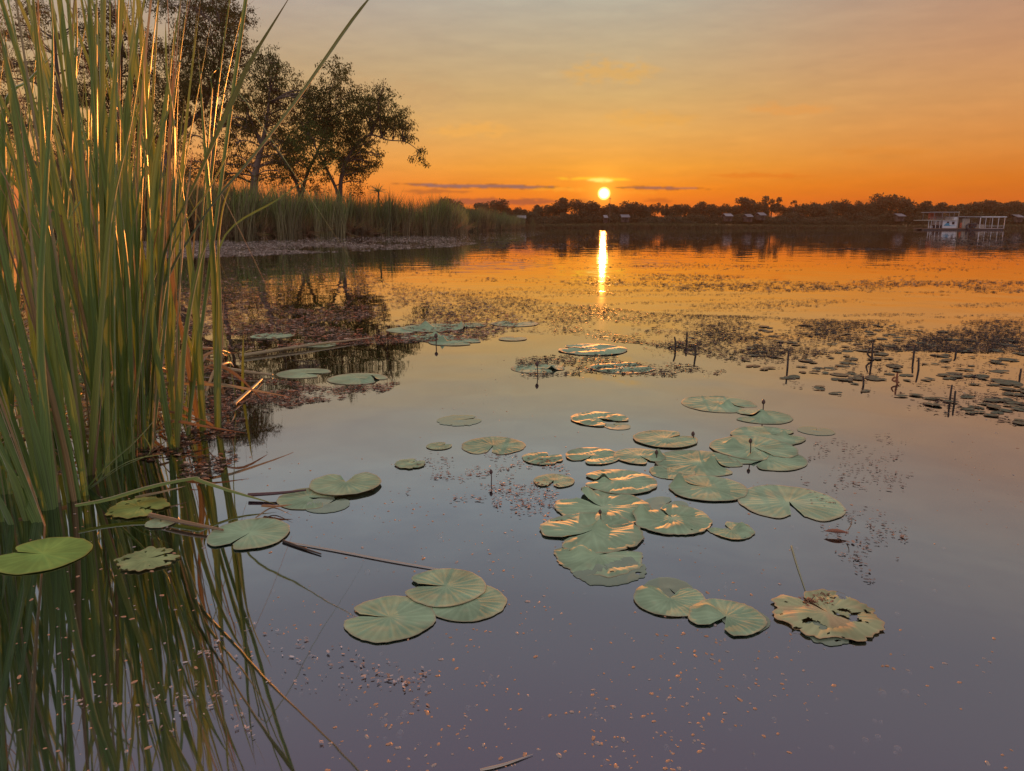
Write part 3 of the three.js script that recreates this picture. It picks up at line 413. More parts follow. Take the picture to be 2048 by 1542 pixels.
{
  const kinds = { dome: [1, 2, 3].map((i) => farTree(700 + i, 'dome')), tall: [1, 2, 3].map((i) => farTree(720 + i, 'tall')), open: [1, 2].map((i) => farTree(740 + i, 'open')), bush: [1, 2, 3].map((i) => farTree(760 + i, 'bush')), bare: [farTree(780, 'bare')] };
  const first = new Set(), R = rng(62);
  const place = (kind, x, topY, wpx, dist, label, category = 'tree', group) => {
    const set = kinds[kind], src = set[Math.floor(R() * set.length)], o = first.has(src) ? src.clone() : src; first.add(src);
    o.name = numbered(kind === 'bush' ? 'shore_bush' : 'shore_tree'); scene.add(o);
    const top = at(x, topY, dist), gy = Math.max(-0.05, groundHeight(top.x, -dist)), h = (top.y - gy) / 0.97, w = ((wpx / F) * dist) / (kind === 'bush' ? 1.35 : kind === 'tall' ? 0.42 : kind === 'open' ? 0.55 : 0.84);
    o.position.set(top.x, gy, -dist); o.scale.set(w, h, w); o.rotation.y = (R() < 0.5 ? 0 : Math.PI) + gauss(R) * 0.25;
    tag(o, label, category, group);
  };
  const many = 'trees along the far shore';
  place('dome', 897, 392, 44, 236, 'round dark tree behind the end of the long reed bed', 'tree');
  place('dome', 990, 396, 50, 236, 'round dark tree standing alone behind the smaller reed bed', 'tree');
  place('tall', 1126, 394, 36, 236, 'slightly taller loose tree left of the round tree below the sun', 'tree');
  place('dome', 1161, 398, 62, 234, 'large round tree just left below the setting sun', 'tree');
  place('dome', 1268, 400, 48, 234, 'bushy tree on the far shore just right below the sun', 'tree');
  place('tall', 1490, 394, 46, 236, 'tall pointed tree left of the lollipop-shaped tree', 'tree');
  place('open', 1545, 386, 36, 236, 'lollipop-shaped tree with a bare trunk above the far tree belt', 'tree');
  place('bare', 1590, 397, 28, 236, 'nearly leafless tree right of the lollipop-shaped tree', 'tree');
  place('dome', 1783, 384, 66, 238, 'biggest round tree of the far shore, left of the houseboat', 'tree');
  place('open', 1902, 401, 44, 238, 'flat thin-crowned tree behind the houseboat', 'tree');
  place('tall', 1850, 402, 26, 236, 'small spiky tree above the left end of the houseboat', 'tree');
  place('open', 1325, 401, 22, 236, 'small feathery tree sticking out right of the sun', 'tree');
  for (const [x, y, w, k] of [[925, 411, 40, 'dome'], [958, 408, 30, 'tall'], [1030, 414, 40, 'dome'], [1048, 416, 34, 'dome'], [1074, 409, 26, 'tall'], [1096, 406, 40, 'dome'], [1196, 409, 34, 'dome'], [1228, 405, 34, 'dome'], [1246, 412, 30, 'dome'], [1300, 408, 40, 'dome'], [1350, 406, 46, 'dome'], [1378, 408, 34, 'dome'], [1402, 403, 26, 'tall'], [1426, 405, 44, 'dome'], [1458, 407, 40, 'dome'], [1517, 400, 34, 'dome'], [1568, 409, 36, 'dome'], [1612, 403, 40, 'dome'], [1640, 404, 44, 'dome'], [1672, 397, 46, 'dome'], [1702, 404, 36, 'dome'], [1722, 401, 36, 'dome'], [1747, 402, 16, 'tall'], [1757, 408, 34, 'dome'], [1822, 404, 44, 'dome'], [1878, 404, 44, 'dome'], [1930, 404, 48, 'dome'], [1958, 399, 50, 'dome'], [1990, 397, 52, 'dome'], [2022, 399, 46, 'dome'], [2050, 401, 50, 'dome'], [2090, 400, 60, 'dome'], [2140, 404, 60, 'dome']])
    { const z = x < 1200 ? ['between the reed beds and the sun', 0] : x < 1490 ? ['between the sun and the tall pointed tree', 1] : x < 1783 ? ['between the lollipop-shaped tree and the biggest round tree', 2] : ['behind the houseboat', 3]; place(k, x, y, w, 234 + R() * 8, 'dark tree of the far shore belt ' + z[0], 'tree', many + ' ' + z[0]); }
  for (let x = 880; x < 2160; x += 21) place('bush', x + gauss(R) * 8, 420 + gauss(R) * 6 - (x > 1880 ? 6 : 0), 44 + R() * 26, 231 + R() * 2, 'rounded dark bush filling the foot of the far tree belt', 'bush', 'bushes along the far shore');
  for (const x of [1075, 1110, 1330, 1360, 1560, 1600, 1640, 1690, 1730, 1560, 1625, 1660, 1300, 1960, 2000]) place('bush', x + gauss(R) * 6, 429 + gauss(R) * 4, 50 + R() * 20, 228.5 + R(), 'low spreading bush at the water line of the far shore', 'bush', 'low bushes at the far water line');
  // houses among the trees
  const wallMat = std([0.1, 0.08, 0.07], 0.8), roofMat = std([0.3, 0.3, 0.32], 0.35, { metalness: 0.3 }), dark = std([0.03, 0.03, 0.035], 0.2);
  const house = (x, y, wpx, label) => {
    const d = 229, p = at(x, y, d), w = (wpx / F) * d, h = 1.5, b = V(p.x, Math.max(0.2, p.y - h - 0.3), -d), o = root('house', b, label, 'house');
    mesh('wall', new THREE.BoxGeometry(w * 0.9, h, 4).translate(0, h / 2, -1), wallMat, o);
    const s = new THREE.Shape([new THREE.Vector2(-2.9, 0), new THREE.Vector2(0, 0.75), new THREE.Vector2(2.9, 0), new THREE.Vector2(2.9, -0.12), new THREE.Vector2(0, 0.6), new THREE.Vector2(-2.9, -0.12)]);
    mesh('roof', new THREE.ExtrudeGeometry(s, { depth: w, bevelEnabled: false }).rotateY(Math.PI / 2).translate(-w / 2, h, -1), roofMat, o);
    for (const k of [-0.25, 0.2]) mesh('window', new THREE.BoxGeometry(w * 0.16, 0.6, 0.06).translate(w * k, 0.95, 1.02), dark, o);
    mesh('door', new THREE.BoxGeometry(0.7, 1.3, 0.06).translate(w * 0.02, 0.65, 1.02), dark, o);
  };
  house(1250, 432, 17, 'small pale-roofed house among the trees just right below the sun'); house(1211, 433, 8, 'tiny pale roof directly below the sun'); house(1043, 434, 18, 'pale roof seen beyond the point of the smaller reed bed');
  house(1456, 430, 15, 'white-roofed house left of the lollipop-shaped tree'); house(1497, 431, 13, 'grey-roofed low house just left of the lollipop-shaped tree'); house(1523, 428, 13, 'pale roof under the lollipop-shaped tree');
  house(1799, 430, 15, 'grey-roofed house under the biggest round tree'); house(2035, 432, 14, 'small pale roof at the far right behind the houseboat');
  const p = at(1219, 440, 228), o = root('mast', V(p.x, 0.3, -228), 'thin tall mast standing against the lower edge of the sun', 'pole'), top = at(1219, 394, 228).y - 0.3;
  mesh('pole', new THREE.CylinderGeometry(0.07, 0.11, top, 6).translate(0, top / 2, 0), barkMat, o); mesh('cross_arm', new THREE.BoxGeometry(0.9, 0.1, 0.1).translate(0, top - 0.5, 0.1), barkMat, o);
}

// ---------------------------------------------------------------- houseboat
{
  const D = 106, k = D / F, base = V(at(1916, 461, D).x, 0, -D), X = (px) => at(px, 461, D).x - base.x, Yh = (py) => at(1916, py, D).y;
  const o = root('houseboat', base, 'white and blue houseboat with a flat-roofed open deck moored before the far shore', 'houseboat');
  const white = std([0.6, 0.6, 0.62], 0.5), grey = std([0.26, 0.26, 0.27], 0.6), hull = std([0.04, 0.04, 0.045], 0.5), blue = std([0.05, 0.28, 0.42], 0.45), dark = std([0.02, 0.02, 0.025], 0.15), wood = std([0.2, 0.12, 0.08], 0.8), cream = std([0.55, 0.5, 0.4], 0.7), red = std([0.4, 0.1, 0.05], 0.7);
  const box = (n, x0, x1, y0, y1, z0, z1, m, par = o) => mesh(n, new RoundedBoxGeometry(x1 - x0, y1 - y0, z1 - z0, 1, Math.min(0.03, (y1 - y0) / 4, (x1 - x0) / 4)).translate((x0 + x1) / 2, (y0 + y1) / 2, (z0 + z1) / 2), m, par);
  const post = (px, y0, y1, z, m = white, r = 0.035) => mesh('post', new THREE.CylinderGeometry(r, r, y1 - y0, 6).translate(X(px), (y0 + y1) / 2, z), m, o);
  box('hull', X(1836), X(1992), -0.2, 0.16, 0.9, 1.6, hull); box('hull', X(1840), X(1992), -0.2, 0.16, -1.6, -0.9, hull);
  box('deck', X(1838), X(1993), 0.17, 0.26, -1.65, 1.65, wood);
  const cab = box('cabin', X(1873), X(1899), 0.265, Yh(441), -1.2, 1.35, white);
  box('window', X(1891), X(1896), Yh(449), Yh(443.5), 1.34, 1.39, dark, cab); box('window', X(1881), X(1885), Yh(446.5), Yh(443.5), 1.34, 1.39, dark, cab);
  const paint = new THREE.Shape([[1875, 451], [1889, 451], [1886, 449.5], [1886, 446], [1880, 446]].map(([x, y]) => new THREE.Vector2(X(x), Yh(y))));
  mesh('blue_flash', new THREE.ExtrudeGeometry(paint, { depth: 0.02, bevelEnabled: false }).translate(0, 0, 1.351), blue, cab);
  box('blue_stripe', X(1875), X(1898), Yh(451.8), Yh(451), 1.351, 1.366, blue, cab);
  box('wheelhouse', X(1893), X(1902.5), 0.262, Yh(434.5), -0.6, 1.28, white); box('upper_deck', X(1837), X(1899), Yh(441) + 0.002, Yh(440), -1.6, 1.6, cream);
  box('canopy', X(1850), X(1901), Yh(425.4), Yh(424), -1.5, 1.5, grey);
  for (const px of [1854, 1870, 1884, 1893]) { post(px, Yh(440), Yh(425.4), 1.4, grey, 0.025); post(px, Yh(440), Yh(425.4), -1.4, grey, 0.025); }
  for (const px of [1844, 1849, 1858, 1866]) post(px, 0.26, Yh(441), 1.5, white, 0.03);
  mesh('mast', new THREE.CylinderGeometry(0.03, 0.04, Yh(423) - 0.3, 6).translate(X(1902.6), (Yh(423) + 0.3) / 2, 1.36), cream, o);
  for (const y of [434.5, 437.5]) mesh('rail', new THREE.CylinderGeometry(0.018, 0.018, X(1893) - X(1846), 5).rotateZ(Math.PI / 2).translate((X(1846) + X(1893)) / 2, Yh(y), 1.52), grey, o);
  for (const [px, m] of [[1851, red], [1856, red], [1864, wood], [1873, wood]]) { const c = box('deck_chair', X(px), X(px) + 0.5, Yh(440) + 0.3, Yh(440) + 0.4, 0.3, 0.8, m); box('back', X(px), X(px) + 0.5, Yh(440) + 0.4, Yh(440) + 0.95, 0.3, 0.36, m, c); for (const [dx, dz] of [[0.02, 0.32], [0.42, 0.32], [0.02, 0.72], [0.42, 0.72]]) box('leg', X(px) + dx, X(px) + dx + 0.06, Yh(440), Yh(440) + 0.3, dz, dz + 0.06, m, c); }
  box('roof', X(1901.5), X(1944), Yh(434.4), Yh(433), -1.7, 1.7, grey); box('roof', X(1944.6), X(1995), Yh(435), Yh(433.2), -1.7, 1.7, white);
  for (const px of [1914, 1944, 1955, 1968, 1980, 1992]) { post(px, 0.26, Yh(434.6), 1.6, px > 1940 ? white : grey, px === 1944 ? 0.06 : 0.035); post(px, 0.26, Yh(434.6), -1.6, grey); }
  for (const y of [452, 456.5]) mesh('rail', new THREE.CylinderGeometry(0.022, 0.022, X(1992) - X(1944), 5).rotateZ(Math.PI / 2).translate((X(1944) + X(1992)) / 2, Yh(y), 1.62), white, o);
  box('cupboard', X(1914), X(1929), 0.265, Yh(437), 0.2, 1.0, cream); box('bench', X(1948), X(1966), 0.265, 0.8, -0.6, 0.2, cream); box('wall_panel', X(1905), X(1944), 0.265, Yh(435), -1.45, -1.38, wood);
  const ring = mesh('tyre', new THREE.TorusGeometry(0.32, 0.14, 8, 18).translate(X(1922), 0.5, 1.72), hull, o); mesh('outboard', new RoundedBoxGeometry(0.9, 0.55, 0.5, 2, 0.1).translate(X(1929), 0.68, 1.74), dark, o); void ring;
  mesh('gas_bottle', new THREE.CapsuleGeometry(0.16, 0.45, 4, 10).translate(X(1937), 0.62, 1.3), grey, o); mesh('gas_bottle', new THREE.CapsuleGeometry(0.16, 0.45, 4, 10).translate(X(1909), 0.62, 1.3), red, o);
  for (const [px, s] of [[1852, 0.4], [1860, 0.55], [1868, 0.5]]) mesh('crate', new RoundedBoxGeometry(s, s * 0.8, s, 1, 0.03).translate(X(px), 0.27 + s * 0.4, 1.1), px > 1855 ? dark : grey, o);
}

// ---------------------------------------------------------------- water lilies
const padBump = tex(256, 256, (x, y) => { const n = 0.5 + 0.28 * pnoise(x / 8, y / 8, 32, 31) + 0.2 * pnoise(x / 3.2, y / 3.2, 80, 32); return [n, n, n]; });
padBump.repeat.set(9, 9);
const padMat = phys([1, 1, 1], 0.72, { vertexColors: true, side: THREE.DoubleSide, bumpMap: padBump, bumpScale: 0.0001, specularIntensity: 0.3, name: 'matte_lily_pad' });  // shine held down so pads away from the sun column show no sunlight
const glintMat = phys([1, 1, 1], 0.62, { vertexColors: true, side: THREE.DoubleSide, specularIntensity: 0.24, name: 'glint_lily_pad' });  // copy for pads below the sun, set apart to carry its orange glint
const sunkMat = phys([0.27, 0.34, 0.23], 0.12, { metalness: 0.4, side: THREE.DoubleSide, name: 'leaf_under_water_film' });
const drownMat = phys([0.44, 0.38, 0.3], 0.2, { metalness: 0.25, side: THREE.DoubleSide, name: 'straw_under_water_film' });
// a floating leaf: notch direction in radians (0 = right, +90 = away), humps [[angle, radius share, height, size]], ragged 0..1
function padGeo({ R: rad, seed, notch = -1.57, gap = 0.1, lobe = 0.3, ruffle = 1, curl = 0.5, humps = [], ragged = 0, el = 1, NA = 96, NR = 16, tint = [0.36, 0.5, 0.3], level = 0.001, rust = 0.15 }) {
  const pos = [], idx = [], col = [], uv = [], n = 13 + (seed % 4), W = NA + 1, rel = rad / 0.07;
  for (let j = 0; j <= NR + 1; j++) for (let i = 0; i <= NA; i++) {
    const t = i / NA, a = notch + gap + t * (2 * Math.PI - 2 * gap), q = Math.min(1, j / NR), endD = Math.min(t, 1 - t) * 2 * Math.PI;
    let r = rad * (1 + 0.035 * noise(a * 1.3 + 9, seed, 41) + 0.018 * noise(a * 5, seed, 42) + ragged * (0.16 * noise(a * 3.1, seed, 43) + 0.1 * noise(a * 11, seed, 44)));
    r *= 1 - lobe * Math.exp(-((endD / 0.16) ** 2));
    const rr = r * q, x = Math.cos(a) * rr * el, z = -Math.sin(a) * rr;
    const va = t * n, vd = Math.abs(va - Math.round(va)) / n * 2 * Math.PI * q, fine = Math.abs(va * 2 - Math.round(va * 2)) / (n * 2) * 2 * Math.PI * q;
    const vein = Math.exp(-((vd / 0.035) ** 2)) * (1 - q * 0.7) + 0.7 * step(q, 0.35, 0.6) * Math.exp(-((fine / 0.035) ** 2));
    const calm = ruffle * (ruffle < 1.95 ? 0.2 : 0.62), flat = 1 - 0.8 * step(q, 0.82, 1), ph = x / rad * (1.5 + 0.4 * (seed % 3)) + 0.5 * noise(x / rad * 2, z / rad * 2, seed + 53);
    let h = level + rel * flat * (0.0003 * vein * (0.4 + ruffle) + 0.0013 * calm * fbm(x / rad * 1.6 + 3, z / rad * 2.4, seed + 50, 3) + 0.0009 * calm * Math.sin(z / rad * 7 + ph * 2 + seed) * step(q, 0.15, 0.5) + 0.0005 * calm * noise(a * n / 6.28, q * 5, seed + 51) * q);
    h += rel * curl * 0.0013 * step(q, 0.9, 1) * (0.4 + 0.6 * noise(a * 2.3, seed, 52)) + rel * 0.0008 * Math.exp(-((q / 0.22) ** 2));
    for (const [ha, hr, hh, hs] of humps) { const dx = x / rad - Math.cos(ha) * hr, dz = -z / rad - Math.sin(ha) * hr; h += rel * hh * Math.exp(-(dx * dx + dz * dz) / (hs * hs)); }
    h = Math.max(0.0006, h);
    if (j > NR) h = Math.max(-0.001, h - 0.0005 * rel);
    pos.push(x, h, z); uv.push(x / rad * 0.5, z / rad * 0.5);
    const patch = 0.82 + 0.3 * fbm(x / rad * 2.2, z / rad * 2.2, seed + 60, 3), pale = vein * 0.16, edgeR = step(q, 0.93, 1) * 0.5 + rust * step(noise(x / rad * 4, z / rad * 4, seed + 61), 0.35, 0.8);
    col.push(tint[0] * patch * (1 + pale) * (1 + edgeR * 0.55), tint[1] * patch * (1 + pale) * (1 - edgeR * 0.3), tint[2] * patch * (1 + pale) * (1 - edgeR * 0.25));
  }
  for (let j = 0; j <= NR; j++) for (let i = 0; i < NA; i++) {
    const a = j * W + i, x = pos[a * 3] / rad, z = pos[a * 3 + 2] / rad;
    if (ragged > 0 && j > 1 && noise(x * 3.4 + 5, z * 3.4, seed + 70) + 0.5 * noise(x * 9, z * 9, seed + 71) > lerp(1.5, 0.42, Math.min(1, ragged)) * (1.25 - 0.45 * (j / NR))) continue;
    idx.push(a, a + W, a + 1, a + 1, a + W, a + W + 1);
  }
  return geom(pos, idx, uv, col);
}
const ribMat = std([0.2, 0.24, 0.12], 0.5), budMat = std([0.09, 0.05, 0.04], 0.6);
const padList = [
  // x, y, width in the frame, label, options
  [1437, 808, 146, 'large lily pad farthest back in the main cluster, dark nub near its cut edge', { notch: -0.7, humps: [[-0.9, 0.3, 0.012, 0.12]] }],
  [1522, 834, 118, 'lily pad split into two lobes, with a bud stalk rising at its middle', { notch: 2.9, gap: 0.35, humps: [[1.2, 0.1, 0.016, 0.2]] }],
  [1537, 872, 142, 'lily pad with dark hump below the two-lobed one', { notch: 0.1, humps: [[-0.4, 0.4, 0.013, 0.13]] }],
  [1198, 839, 114, 'glowing orange-lit lily pad lying alone with a wide open notch', { notch: -0.9, gap: 0.42, ruffle: 2.2, curl: 1 }],
  [1331, 880, 126, 'oval lily pad left of the humped pads, slightly wavy', { notch: 0.6, ruffle: 1.4 }],
  [986, 892, 126, 'pale wavy lily pad alone left of the main cluster', { notch: -1.7, ruffle: 1.3 }],
  [878, 893, 52, 'small round lily pad left of the pale wavy pad', { notch: 0.8, ruffle: 1.2 }],
  [1186, 913, 112, 'orange-streaked lily pad at the left of the main cluster', { notch: -2.2, ruffle: 2, curl: 1.1 }],
  [1279, 914, 104, 'lily pad with its right side folded up and glowing orange', { notch: -1.2, ruffle: 1.5, humps: [[0, 0.7, 0.02, 0.16]] }],
  [1508, 898, 170, 'lily pad lying half under another at the right of the cluster', { notch: -1.3, ruffle: 1.6, humps: [[2.6, 0.5, 0.012, 0.14]] }],
  [1398, 926, 172, 'broad grey-green lily pad in the middle of the cluster with dark nub', { notch: -0.6, ruffle: 1.3, humps: [[-0.7, 0.32, 0.016, 0.13]] }],
  [1535, 919, 150, 'right-hand lily pad of the middle row with a bud stalk', { notch: -2.4, ruffle: 1.5, humps: [[2.9, 0.35, 0.014, 0.12]] }],
  [1107, 963, 82, 'small two-lobed lily pad left of the cluster with notch towards the viewer', { notch: -1.8, gap: 0.2, ruffle: 1.2 }],
  [1240, 965, 148, 'wavy lily pad crossed by three orange bands of sunlight', { notch: 3.0, ruffle: 2.2, curl: 0.8, humps: [[2.9, 0.45, 0.013, 0.12]] }],
  [1414, 978, 152, 'lily pad with a dark rolled flap on its left side', { notch: 2.6, ruffle: 1.1, humps: [[2.75, 0.75, 0.022, 0.16]] }],
  [1345, 945, 90, 'darker lily pad mostly covered by the broad middle pad', { notch: 1.5, ruffle: 1.4, ragged: 0.15 }],
  [1578, 1006, 202, 'largest smooth pale green lily pad at the right of the cluster', { notch: -1.7, gap: 0.16, ruffle: 0.9, tint: [0.4, 0.54, 0.33] }],
  [1205, 1016, 190, 'ruffled lily pad lit orange along its back folds', { notch: 2.3, ruffle: 2.4, curl: 0.8, ragged: 0.12, humps: [[2.0, 0.7, 0.018, 0.2]] }],
  [1345, 1040, 160, 'crumpled lily pad with bright wavy ridges and a lifted left edge', { notch: 1.9, ruffle: 2.6, curl: 0.6, ragged: 0.2, humps: [[2.9, 0.8, 0.02, 0.18]] }],
  [1185, 1066, 204, 'big ragged lily pad with a bud stalk near its centre', { notch: -2.6, ruffle: 2.0, ragged: 0.28, humps: [[0.7, 0.2, 0.013, 0.14]] }],
  [1196, 1114, 176, 'torn lily pad lowest in the main cluster, orange along its ridges', { notch: 0.5, ruffle: 2.3, ragged: 0.42, humps: [[2.8, 0.4, 0.016, 0.2]] }],
  [1462, 1062, 92, 'small curled lily pad half under water right of the crumpled pad', { notch: 2.2, gap: 0.5, ruffle: 1.6, curl: 1.6, ragged: 0.25, humps: [[0.6, 0.7, 0.014, 0.2]] }],
  [1340, 1200, 142, 'heart-shaped lily pad with orange lit upper lobe', { notch: 1.45, gap: 0.5, ruffle: 1.5, curl: 0.8, ragged: 0.08, humps: [[2.6, 0.6, 0.013, 0.3]] }],
  [1452, 1237, 146, 'lily pad beside the heart-shaped one with a torn lower tip', { notch: -2.2, gap: 0.3, ruffle: 1.7, ragged: 0.2, humps: [[2.5, 0.55, 0.013, 0.25]] }],
  [1655, 1230, 200, 'shredded decaying lily pad with brown debris heaped on it', { notch: 2.0, ruffle: 2.2, ragged: 0.62, tint: [0.44, 0.46, 0.24], rust: 0.4 }],
  [892, 1178, 164, 'lily pad on top of another with its slit pointing left', { notch: 3.05, gap: 0.12, ruffle: 0.9, curl: 0.8, level: 0.004 }],
  [933, 1204, 160, 'lily pad partly under its neighbour with a small hole at its left', { notch: 2.6, gap: 0.16, ruffle: 0.8, ragged: 0.06 }],
  [779, 1238, 180, 'large lily pad at the lower centre with nibbled right edge', { notch: 3.0, gap: 0.07, ruffle: 1.0, ragged: 0.13, curl: 0.5 }],
  [500, 1069, 158, 'finely wrinkled lily pad beside the fallen brown stalk', { notch: -1.9, gap: 0.06, ruffle: 1.1, ragged: 0.06 }],
  [692, 971, 142, 'lily pad with raised rims and upper notch above a sunken one', { notch: 1.7, gap: 0.3, ruffle: 1.0, level: 0.004 }],
  [618, 997, 128, 'lily pad dipping under water below the notched one', { notch: -0.3, gap: 0.4, ruffle: 1.1 }],
  [86, 1110, 174, 'smooth bright green lily pad at the lower left corner of the reeds', { notch: 3.0, gap: 0.05, ruffle: 0.35, tint: [0.27, 0.42, 0.1], rust: 0.03 }],
  [322, 1047, 58, 'small oval lily pad at the foot of the broken reed', { notch: 2.0, ruffle: 0.6 }],
  [278, 1017, 116, 'torn yellow-green lily pad under the broken reed', { notch: -0.4, ruffle: 1.6, ragged: 0.5, tint: [0.34, 0.42, 0.12] }],
  [295, 1121, 112, 'crumpled ragged lily pad remains over the reed reflections', { notch: 0.6, ruffle: 2.0, ragged: 0.7, tint: [0.36, 0.42, 0.18] }],
  [608, 747, 106, 'flat lily pad with a pale slit beside the distant reflection', { notch: -0.3, gap: 0.25, ruffle: 0.7 }],
  [715, 758, 120, 'lily pad with a dark rolled leaf edge and a red fleck', { notch: -0.4, ruffle: 0.9, humps: [[-0.4, 0.55, 0.012, 0.14]] }],
  [1030, 648, 92, 'ring-like distant lily pad with an open slit', { notch: 1.4, gap: 0.4, ruffle: 0.8 }],
  [868, 656, 126, 'dark distant lily pad with two upright nubs', { notch: 0.5, ruffle: 1.1, humps: [[2.7, 0.3, 0.014, 0.16], [-0.2, 0.9, 0.018, 0.1]] }],
  [936, 651, 72, 'thin distant lily pad right of the two-nubbed pad', { notch: -2.5, ruffle: 0.9 }],
  [820, 660, 96, 'distant lily pad left of the two-nubbed pad', { notch: -1.1, ruffle: 1.0, humps: [[0.4, 0.6, 0.012, 0.2]] }],
  [856, 675, 110, 'distant lily pad with a single dark nub in front of the nubbed pads', { notch: 2.2, ruffle: 1.1, humps: [[0.6, 0.3, 0.014, 0.14]] }],
  [910, 684, 104, 'distant dark lily pad nearest the open water left of centre', { notch: -0.5, ruffle: 1.2, humps: [[3.0, 0.5, 0.018, 0.12]] }],
  [1025, 678, 58, 'tiny distant ring-shaped lily pad', { notch: 1.2, ruffle: 0.7 }],
  [1186, 700, 140, 'long glowing lily pad under the sun glitter', { notch: 2.8, ruffle: 2.4, curl: 0.7 }],
  [1076, 737, 106, 'dark-humped lily pad left of the glowing weeds', { notch: -0.7, ruffle: 1.4, humps: [[-0.5, 0.6, 0.014, 0.12]] }],
  [1245, 736, 128, 'orange lily pad edge lying among weeds under the glitter', { notch: 0.4, ruffle: 2.2, curl: 0.7 }],
  [1085, 918, 82, 'small crumpled orange-lit lily pad among brown weeds', { notch: 1.0, ruffle: 2.4, ragged: 0.3 }],
  [820, 929, 62, 'pale shrivelled lily pad at the left end of the weed line', { notch: 1.0, ruffle: 1.6, ragged: 0.35 }],
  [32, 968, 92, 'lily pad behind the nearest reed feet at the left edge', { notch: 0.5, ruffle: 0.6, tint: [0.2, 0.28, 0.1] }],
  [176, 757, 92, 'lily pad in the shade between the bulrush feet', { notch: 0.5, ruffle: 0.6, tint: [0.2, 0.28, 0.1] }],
  [640, 690, 70, 'pale lily pad among the reddish weed mat near the reeds', { notch: 2.0, ruffle: 0.6 }],
  [545, 672, 84, 'flat grey lily pad in the weed mat nearest the reeds', { notch: 1.0, ruffle: 0.6 }],
];
padList.forEach(([x, y, w, label, opt], i) => {
  const p = onWater(x, y), R = (w / 2 / F) * Math.hypot(-p.z * CP + EYE * SP, 0);
  const big = y > 790, o = mesh('lily_pad', padGeo({ R, seed: 11 + i * 7, NA: big ? 110 : 64, NR: big ? 18 : 10, ...opt, level: (opt.level ?? 0.001) + (i % 5) * 0.0005 }), (opt.ruffle ?? 1) >= 1.95 ? glintMat : padMat, scene);
  tag(o, label, 'lily pad');
  o.position.copy(p);
});
// leaf lobes that hang just under the surface
for (const [x, y, w, notch, ragged, label] of [[655, 1010, 90, 1.2, 0.1, 'submerged pale leaf under the notched lily pad'], [1215, 1137, 150, 2.0, 0.5, 'submerged ragged leaf below the torn lily pad'], [1338, 1178, 96, -1.3, 0.1, 'submerged leaf behind the heart-shaped lily pad'], [1490, 1240, 96, 2.6, 0.12, 'submerged leaf right of the lily pad with the torn tip'], [1650, 1268, 90, 0.4, 0.5, 'submerged shred below the decaying lily pad'], [1235, 853, 54, 2.0, 0.05, 'submerged leaf in the notch of the glowing pad'], [1330, 1010, 90, 0.8, 0.2, 'submerged leaf behind the crumpled lily pad'], [920, 841, 88, 0.5, 0.3, 'faint leaf under the surface left of the glowing pad'], [1632, 862, 70, 1.0, 0.1, 'faint oval leaf under the surface right of the cluster'], [1470, 1068, 60, 0.6, 0.1, 'submerged leaf under the small curled pad']]) {
  const p = onWater(x, y), R = (w / 2 / F) * (-p.z * CP + EYE * SP), o = mesh('submerged_leaf', padGeo({ R, seed: 900 + x, notch, ragged, ruffle: 0, curl: 0, level: 0.001, NA: 64, NR: 8 }), sunkMat, scene);
  tag(o, label, 'submerged leaf'); o.position.copy(p);
}
// buds on stalks
for (const [x, y, x1, y1, label] of [[1524, 833, 1527, 804, 'lily bud on a stalk above the two-lobed pad'], [1500, 912, 1501, 882, 'lily bud on a thin stalk at the right of the cluster'], [1201, 1046, 1200, 1024, 'lily bud on a short stalk on the big ragged pad'], [1312, 918, 1313, 905, 'small lily bud at the folded-up pad'], [982, 966, 982, 944, 'tiny bud on a stalk in open water'], [1387, 878, 1386, 868, 'tiny bud at the oval pad right end'], [872, 690, 872, 672, 'dark bud between the distant nubbed pads'], [1075, 750, 1074, 728, 'dark bud beside the humped distant pad']]) {
  const b = onWater(x, y), t = at(x1, y1, -b.z).sub(b), o = root('lily_bud', b, label, 'lily bud'), r = 4.5 / F * -b.z;
  mesh('stalk', stem([V(0, -0.01, 0), t.clone().multiplyScalar(0.5).add(V(0.001, 0, 0)), t], [r * 0.28, r * 0.25, r * 0.25], 6, 3), budMat, o);
  mesh('bud', new THREE.LatheGeometry([[0, -1.2], [0.5, -0.9], [0.85, -0.2], [0.7, 0.6], [0.25, 1.2], [0, 1.4]].map(([a, c]) => new THREE.Vector2(a * r, c * r)), 9).translate(t.x, t.y, t.z), budMat, o);
}
